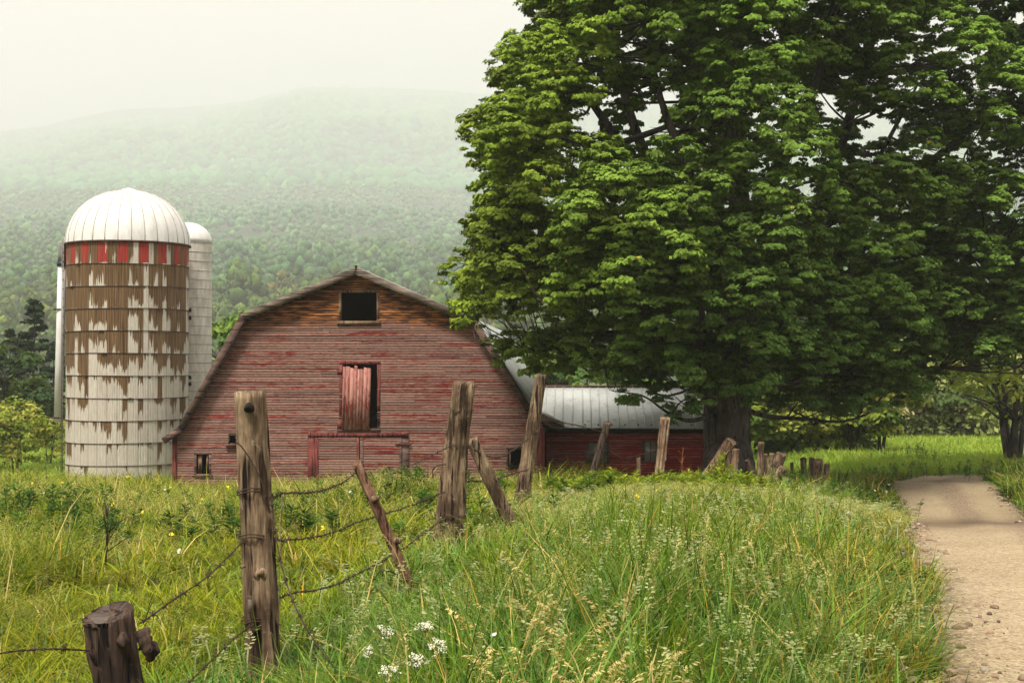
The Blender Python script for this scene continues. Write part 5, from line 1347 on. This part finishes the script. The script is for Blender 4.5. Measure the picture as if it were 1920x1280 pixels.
# the tan arching plumes that catch the eye in front of the middle of the picture
PL = []
for (px, py, n, sp) in ((1045, 1090, 12, .14), (1015, 1145, 8, .14), (1130, 1195, 11, .13), (1185, 1185, 10, .10), (965, 1165, 5, .2), (1060, 1035, 5, .3), (1240, 1235, 4, .2), (1370, 1010, 5, .6), (1275, 980, 5, .7), (1540, 1000, 5, .6), (1010, 1245, 4, .16), (1160, 985, 6, .8), (920, 1100, 4, .4)):
    Y = 1.02 / ((py - 684) / F); c = P(px, py, Y)
    for k in range(n):
        xx = c.x + rg.normal() * sp; yy = Y + rg.normal() * sp * 1.4; PL.append((xx, yy, c.z - gz(xx, yy) + .05 * rg.normal()))
PL = np.array(PL); heads('plume', PL[:, 0], PL[:, 1], np.clip(PL[:, 2], .4, .85), colv(len(PL), (.62, .48, .20), (.42, .34, .13)), 6, 1.0)
g = link('grass_seed_heads', mesh_np('grass_seed_heads', np.concatenate(HV), np.concatenate(HF), M_grass, np.concatenate(HC)))
tag(g, 'pale tan seed heads and plumes standing above the meadow grass', 'seed heads', None, 'stuff')

# ---------------------------------------------------------------- leafy weeds along the fence and dark clumps
def weed_mass(n, centers, leafl, cols, r):
    VV = []; FF = []; CC = []; off = 0
    for (x, y, hgt, spread, cnt) in centers:
        for s_ in range(cnt):
            bx = x + r.normal() * spread; by = y + r.normal() * spread * .8; z0 = gz(bx, by)
            hh = hgt * (.6 + .5 * r.rand()); ln = r.normal(size=2) * .16; m_ = int(22 + 16 * hh)
            t = .25 + .75 * r.rand(m_) ** .7
            a = np.arange(m_) * 2.4 + r.rand() * 6
            c = np.stack([bx + ln[0] * hh * t, by + ln[1] * hh * t, z0 + hh * t], 1)
            lf = leafl * (.6 + .6 * (1 - t)) * (.7 + .6 * r.rand(m_))
            d = np.stack([np.cos(a), np.sin(a), .35 + .5 * r.rand(m_) - .5 * (1 - t)], 1); d = unit(d)
            per = unit(np.cross(d, np.array([0, 0, 1.0]))) * (lf * .17)[:, None]
            q = np.stack([c, c + d * (lf * .5)[:, None] + per, c + d * lf[:, None] - np.array([0, 0, .15]) * lf[:, None], c + d * (lf * .5)[:, None] - per], 1).reshape(-1, 3)
            col = np.array(cols[r.randint(len(cols))]) * (.8 + .4 * r.rand())
            cc = col[None] * (.8 + .4 * r.rand(m_))[:, None] * (.75 + .4 * t)[:, None] ** 0
            VV.append(q); FF.append(np.arange(4 * m_).reshape(-1, 4) + off); off += 4 * m_; CC.append(np.repeat(cc, 4, 0))
            # stalk
            w = .004 + .004 * hh; e = c[np.argmax(t)]; b0 = np.array([bx, by, z0 - .05]); o1 = np.array([w, 0, 0])
            VV.append(np.stack([b0 - o1, b0 + o1, e + o1 * .3, e - o1 * .3])); FF.append(np.arange(4).reshape(1, 4) + off); off += 4; CC.append(np.tile(col * .6, (4, 1)))
    return np.concatenate(VV), np.concatenate(FF), np.concatenate(CC)
rw = np.random.RandomState(44)
WC = [(.17, .215, .02), (.22, .235, .022), (.12, .19, .025)]
cen = []
for px in range(1060, 1440, 16):
    Y = 22 + 6 * rw.rand(); X = at_px(px + rw.normal() * 8, Y); cen.append((X, Y, .24 + .22 * rw.rand() + (.08 if 1120 < px < 1420 else 0), .28, 12))
for px in (1225, 1240, 1280, 1330, 1372, 1400): cen.append((at_px(px, 25), 25 + rw.normal(), .55, .16, 9))
v, f, c = weed_mass(0, cen, .20, WC, rw)
g = link('goldenrod_patch', mesh_np('goldenrod_patch', v, f, M_grass, c)); tag(g, 'bright yellow green leafy weeds growing thick in front of the shed', 'weeds', None, 'stuff')
cen = []
DKC = [(.045, .10, .014), (.065, .13, .018), (.035, .075, .012)]
for (px, Y, h, sp, n) in ((745, 20, .55, .5, 60), (690, 22, .42, .9, 34), (620, 23, .42, .9, 30), (540, 18, .36, .8, 30), (250, 14, .34, .6, 24), (120, 15, .4, .6, 30), (560, 14, .34, .5, 20), (545, 16, .36, .5, 18), (70, 20, .55, .8, 44), (20, 16, .45, .6, 24), (300, 22, .45, 1.0, 20), (225, 18, .4, .4, 10), (860, 15, .45, .4, 14), (930, 20, .5, .6, 16), (1540, 30, .6, .8, 22), (1580, 31, .6, .8, 16), (1690, 58, .8, 1.0, 22), (1912, 37.5, .5, .25, 16), (1896, 41, .5, .3, 14), (1800, 50, .5, 1.6, 24), (1720, 49, .5, 1.6, 20), (1860, 50, .5, 1.6, 24), (470, 40, .5, .8, 10), (360, 41, .5, 1.2, 10)):
    cen.append((at_px(px, Y), Y, h, sp, n))
v, f, c = weed_mass(0, cen, .15, DKC, rw)
g = link('weed_clumps', mesh_np('weed_clumps', v, f, M_grass, c)); tag(g, 'dark green clumps of leafy weeds scattered in the meadow grass', 'weeds', None, 'stuff')

# single plants that stand out
def stalk_plant(name, px, py_top, py_bot, Y, label, cat, seed, mat, branches=9, r=.006, leafcol=None):
    rr = np.random.RandomState(seed); pb = P(px, py_bot, Y); g0 = gz(pb.x, Y); top = P(px + 6, py_top, Y)
    e = empty(name, (pb.x, Y, g0), label, cat); o0 = np.array([pb.x, Y, g0]); t = np.array(top) - o0
    b = MB(); b.tube([np.zeros(3), t * .5 + rr.normal(size=3) * .02, t], [r, r * .7, r * .3], 5)
    lv = MB()
    for k in range(branches):
        s = .3 + .65 * rr.rand(); d = rand_dirs(1, rr)[0]; d[2] = abs(d[2]) * .8 + .5; Lb = .28 * (1.1 - s) + .06; e2 = t * s + d * Lb
        b.tube([t * s, t * s + d * Lb * .5 + np.array([0, 0, .01]), e2], [r * .5, r * .4, r * .2], 4)
        if leafcol is not None:
            for q in range(16):
                c = t * s + d * Lb * (.2 + .9 * rr.rand()) + rr.normal(size=3) * .02; v, f = leaf_quads(c[None], rand_dirs(1, rr), np.array([.028 + .02 * rr.rand()]), rr); lv.add(v, f, np.array(leafcol) * (.7 + .6 * rr.rand()))
    b.build('stem', mat, e)
    if leafcol is not None: lv.build('leaves', M_grass, e)
    return e
stalk_plant('dead_weed', 196, 955, 1085, 11.2, 'dead brown weed stalk standing alone in the left meadow', 'dead weed', 5, M_stump, 13, .009)
stalk_plant('dried_weed', 522, 928, 1000, 7.35, 'dry bent weed caught against the tall square topped post', 'dead weed', 6, M_twig, 5, .004)
stalk_plant('orange_weed', 1275, 838, 890, 33, 'thin orange dry weed in front of the right end of the shed', 'dead weed', 8, plain('orange_dry_stem', (.45, .17, .06), .9), 8, .012)
stalk_plant('goldenrod_plant', 1352, 848, 900, 29.5, 'tall yellow green weed rising in front of the maple trunk', 'weed', 9, M_twig, 18, .012, (.22, .25, .02))
# white wild carrot flowers
def carrot(px, py, Y, size, tilt, label, seed):
    rr = np.random.RandomState(seed); top = P(px, py, Y); g0 = gz(top.x, Y)
    bx = top.x + rr.normal() * .05; by = Y + rr.normal() * .04; e = empty('wild_carrot_flower', (bx, by, g0), label, 'flower', 'white flowers in front of the fence')
    o0 = np.array([bx, by, g0]); t = np.array(top) - o0
    b = MB(); b.tube(curve([np.zeros(3), t * .55 + rr.normal(size=3) * .02, t], 10), np.linspace(.0055, .0032, 10), 6); b.build('stem', plain('pale_stem', (.2, .24, .07), .8) if 'pale_stem' not in bpy.data.materials else bpy.data.materials['pale_stem'], e)
    u = MB(); ax = unit(np.array([tilt[0], tilt[1], 1.0])); s1 = unit(np.cross(ax, [0, 1, .2])); s2 = np.cross(ax, s1); st_ = MB()
    for k in range(22):
        rad = size * math.sqrt((k + .5) / 22) * (.75 + .45 * rr.rand()); a = k * 2.4 + rr.normal() * .25
        c = t + ax * (.02 + .022 * (1 - (rad / size) ** 2) + .008 * rr.normal()) + (s1 * math.cos(a) + s2 * math.sin(a)) * rad
        st_.tube([t - ax * .012, c], .0012, 4, cap=False)
        for q in range(11):
            d = rand_dirs(1, rr)[0]; p = c + d * np.array([.010, .010, .007]); v, f = leaf_quads(p[None], unit(ax + d * .9)[None], np.array([.0026 + .0014 * rr.rand()]), rr, .9); u.add(v, f, (1, 1, .95))
    u.build('umbel', M_white, e); st_.build('rays', bpy.data.materials['pale_stem'], e)
for k, (px, py, Y, s, tl, lab) in enumerate((
    (718, 1192, 6.6, .040, (.5, -.2), 'white flower head tilted right, upper left of the cluster in the grass'),
    (797, 1182, 6.7, .036, (.1, -.3), 'small white flower head, highest of the cluster in the grass'),
    (700, 1226, 6.3, .028, (-1.6, -.2), 'white flower head seen edge on at the left of the cluster'),
    (819, 1222, 6.3, .046, (.2, -.5), 'large lacy white flower head at the right of the cluster'),
    (780, 1246, 6.1, .040, (.05, -.45), 'round white flower head low in the middle of the cluster'),
    (731, 1268, 5.9, .042, (-.05, -.4), 'white flower head at the bottom picture edge'))): carrot(px, py, Y, s, tl, lab, 70 + k)
# little yellow and white flowers scattered in the field
fv = MB(); rf_ = np.random.RandomState(12)
x, y = sample(6, 40, .16)
for a, b_ in zip(x, y):
    h = float(fields(np.array([a]), np.array([b_]))[0][0]) * (.9 + .3 * rf_.rand()); s = .007 + .0008 * b_; c = np.array([a, b_, gz(a, b_) + h]); cl = (.8, .62, .04) if rf_.rand() < .5 else (.75, .73, .65)
    for q in range(3):
        v, f = leaf_quads((c + rf_.normal(size=3) * s * .4)[None], unit(np.array([0, -.5, .8]) + rf_.normal(size=3) * .3)[None], np.array([s]), rf_, .9); fv.add(v, f, cl)
tag(fv.build('meadow_flowers', M_grass), 'tiny yellow and white flowers dotted through the meadow', 'flowers', None, 'stuff')

# ---------------------------------------------------------------- loose stones on the road edge
ico = None
def ico_tpl():
    import bmesh
    bm = bmesh.new(); bmesh.ops.create_icosphere(bm, subdivisions=2, radius=1.0)
    v = np.array([q.co[:] for q in bm.verts]); f = np.array([[q.index for q in p.verts] for p in bm.faces]); bm.free(); return v, f
iv, if_ = ico_tpl()
SV, SF, SC, so_ = [], [], [], 0
def stone(x, y, s, r, col):
    global so_
    sh = iv * (1 + .22 * (vnoise(iv[:, 0] * 1.6 + 5 * r.rand(), iv[:, 1] * 1.6 + iv[:, 2] * 1.3, r.randint(99)) - .5)[:, None] * 2)
    sh = sh * np.array([1, .7 + .3 * r.rand(), .45 + .25 * r.rand()]); a = r.rand() * 6.28; ca, sa = math.cos(a), math.sin(a)
    sh = np.stack([sh[:, 0] * ca - sh[:, 1] * sa, sh[:, 0] * sa + sh[:, 1] * ca, sh[:, 2]], 1) * s
    SV.append(sh + np.array([x, y, gz(x, y) + .045 + s * .02])); SF.append(if_ + so_); SC.append(np.tile(col, (len(iv), 1))); so_ += len(iv)
rst = np.random.RandomState(17)
SCOL = [(.30, .21, .13), (.36, .28, .19), (.20, .135, .085), (.40, .34, .25), (.15, .10, .07), (.28, .18, .11)]
for k in range(3000):
    y = 5.5 + 16 * rst.rand() ** 1.4; d = -.10 + .24 * rst.rand() ** 2.1; x = float(road_left(y)) + d * RW * (1.15 if y < 10 else .8)
    s = (.006 + .034 * rst.rand() ** 6) * (1.0 if y < 12 else .9)
    stone(x, y, s, rst, np.array(SCOL[rst.randint(6)]) * (.7 + .5 * rst.rand()))
for k in range(500):
    y = 6 + 34 * rst.rand(); x = float(road_left(y)) + RW * (.50 + .06 * rst.normal()); stone(x, y, .006 + .016 * rst.rand() ** 2, rst, np.array(SCOL[rst.randint(6)]) * (.6 + .5 * rst.rand()))
for k in range(220):
    y = 28 + 13 * rst.rand(); x = float(road_left(y)) + RW * (.98 + .05 * rst.normal()); stone(x, y, .02 + .04 * rst.rand() ** 2, rst, np.array(SCOL[rst.randint(6)]) * (.8 + .5 * rst.rand()))
mst_ = NT('roadside_stone'); mst_.base(mst_.mix(1.0, mst_.col(), mst_.ramp(mst_.noise(mst_.obj(), 60, 4), [(.3, .7), (.7, 1.0)]), 'MULTIPLY'))
tag(link('roadside_gravel', mesh_np('roadside_gravel', np.concatenate(SV), np.concatenate(SF), mst_.m, np.concatenate(SC), True)), 'loose brown and grey stones along the left edge of the dirt road', 'gravel', None, 'stuff')

# ---------------------------------------------------------------- air, light, camera
HAZE_D = 0.00036
hb = MB(); hb.box((-6900, -300, -8), (6900, 8800, 1620)); ho = hb.build('haze', None); tag(ho, 'thin pale mist hanging over the valley and mountain', 'haze', None, 'stuff')
hm_ = bpy.data.materials.new('mist'); hm_.use_nodes = True; nt = hm_.node_tree; nt.nodes.clear()
oo = nt.nodes.new('ShaderNodeOutputMaterial'); pv = nt.nodes.new('ShaderNodeVolumePrincipled'); nt.links.new(pv.outputs[0], oo.inputs['Volume'])
pv.inputs['Color'].default_value = (.895, .895, .888, 1); pv.inputs['Density'].default_value = HAZE_D; pv.inputs['Anisotropy'].default_value = .2
ho.data.materials.append(hm_)

SUN_EL = math.radians(60); SUN_DIR = Vector((-.46, -.89, 0)).normalized()      # where the light comes from
sd = Vector((SUN_DIR.x * math.cos(SUN_EL), SUN_DIR.y * math.cos(SUN_EL), math.sin(SUN_EL)))
sl = bpy.data.lights.new('sun', 'SUN'); sl.energy = 3.4; sl.angle = math.radians(12); sl.color = (1, .95, .87)
so2 = bpy.data.objects.new('sun', sl); COL.objects.link(so2); so2.location = (-20, -20, 60); so2.rotation_euler = (-sd).to_track_quat('-Z', 'Y').to_euler()
w = bpy.data.worlds.new('World'); scene.world = w; w.use_nodes = True; wt = w.node_tree; bg = wt.nodes['Background']
sky = wt.nodes.new('ShaderNodeTexSky'); sky.sky_type = 'NISHITA'; sky.sun_disc = False; sky.sun_elevation = SUN_EL; sky.sun_rotation = math.atan2(SUN_DIR.x, SUN_DIR.y)
sky.dust_density = 2.0; sky.air_density = 1.0
tc = wt.nodes.new('ShaderNodeTexCoord'); nz = wt.nodes.new('ShaderNodeTexNoise'); nz.inputs['Scale'].default_value = 2.2; nz.inputs['Detail'].default_value = 5; nz.inputs['Roughness'].default_value = .55
mp = wt.nodes.new('ShaderNodeMapping'); mp.inputs['Scale'].default_value = (1, 1, 2.5); wt.links.new(tc.outputs['Generated'], mp.inputs[0]); wt.links.new(mp.outputs[0], nz.inputs['Vector'])
rp = wt.nodes.new('ShaderNodeValToRGB'); rp.color_ramp.elements[0].position = .3; rp.color_ramp.elements[0].color = (7.4, 7.0, 6.7, 1); rp.color_ramp.elements[1].position = .7; rp.color_ramp.elements[1].color = (8.9, 8.45, 8.05, 1)
wt.links.new(nz.outputs[0], rp.inputs[0])
mx = wt.nodes.new('ShaderNodeMix'); mx.data_type = 'RGBA'; mx.inputs['Factor'].default_value = .93
wt.links.new(sky.outputs[0], mx.inputs['A']); wt.links.new(rp.outputs[0], mx.inputs['B']); wt.links.new(mx.outputs['Result'], bg.inputs['Color'])
sz_ = wt.nodes.new('ShaderNodeSeparateXYZ'); wt.links.new(tc.outputs['Generated'], sz_.inputs[0])
gr_ = wt.nodes.new('ShaderNodeValToRGB'); gr_.color_ramp.elements[0].position = .0; gr_.color_ramp.elements[0].color = (.42, .42, .42, 1); gr_.color_ramp.elements[1].position = 1.0; gr_.color_ramp.elements[1].color = (1, 1, 1, 1)   # an overcast sky is about three times brighter overhead
wt.links.new(sz_.outputs[2], gr_.inputs[0]); mu = wt.nodes.new('ShaderNodeMix'); mu.data_type = 'RGBA'; mu.blend_type = 'MULTIPLY'; mu.inputs['Factor'].default_value = 1
wt.links.new(mx.outputs['Result'], mu.inputs['A']); wt.links.new(gr_.outputs[0], mu.inputs['B']); wt.links.new(mu.outputs['Result'], bg.inputs['Color'])
bg.inputs['Strength'].default_value = .125

cd = bpy.data.cameras.new('camera'); cam = bpy.data.objects.new('camera', cd); COL.objects.link(cam)
cd.sensor_width = 36; cd.lens = 36 * F / 1920; cd.clip_start = .1; cd.clip_end = 15000
cam.location = (0, 0, EYE); cam.rotation_euler = (PI / 2 + PITCH, 0, 0); scene.camera = cam
scene.view_settings.view_transform = 'Standard'; scene.view_settings.look = 'None'; scene.view_settings.exposure = .87; scene.view_settings.gamma = 1
cy = scene.cycles
cy.use_denoising = True
try: cy.denoiser = 'OPENIMAGEDENOISE'; cy.denoising_input_passes = 'RGB_ALBEDO_NORMAL'; cy.denoising_prefilter = 'ACCURATE'
except Exception: pass
cy.max_bounces = 6; cy.diffuse_bounces = 2; cy.glossy_bounces = 2; cy.transmission_bounces = 3; cy.volume_bounces = 3; cy.transparent_max_bounces = 4
cy.caustics_reflective = False; cy.caustics_refractive = False
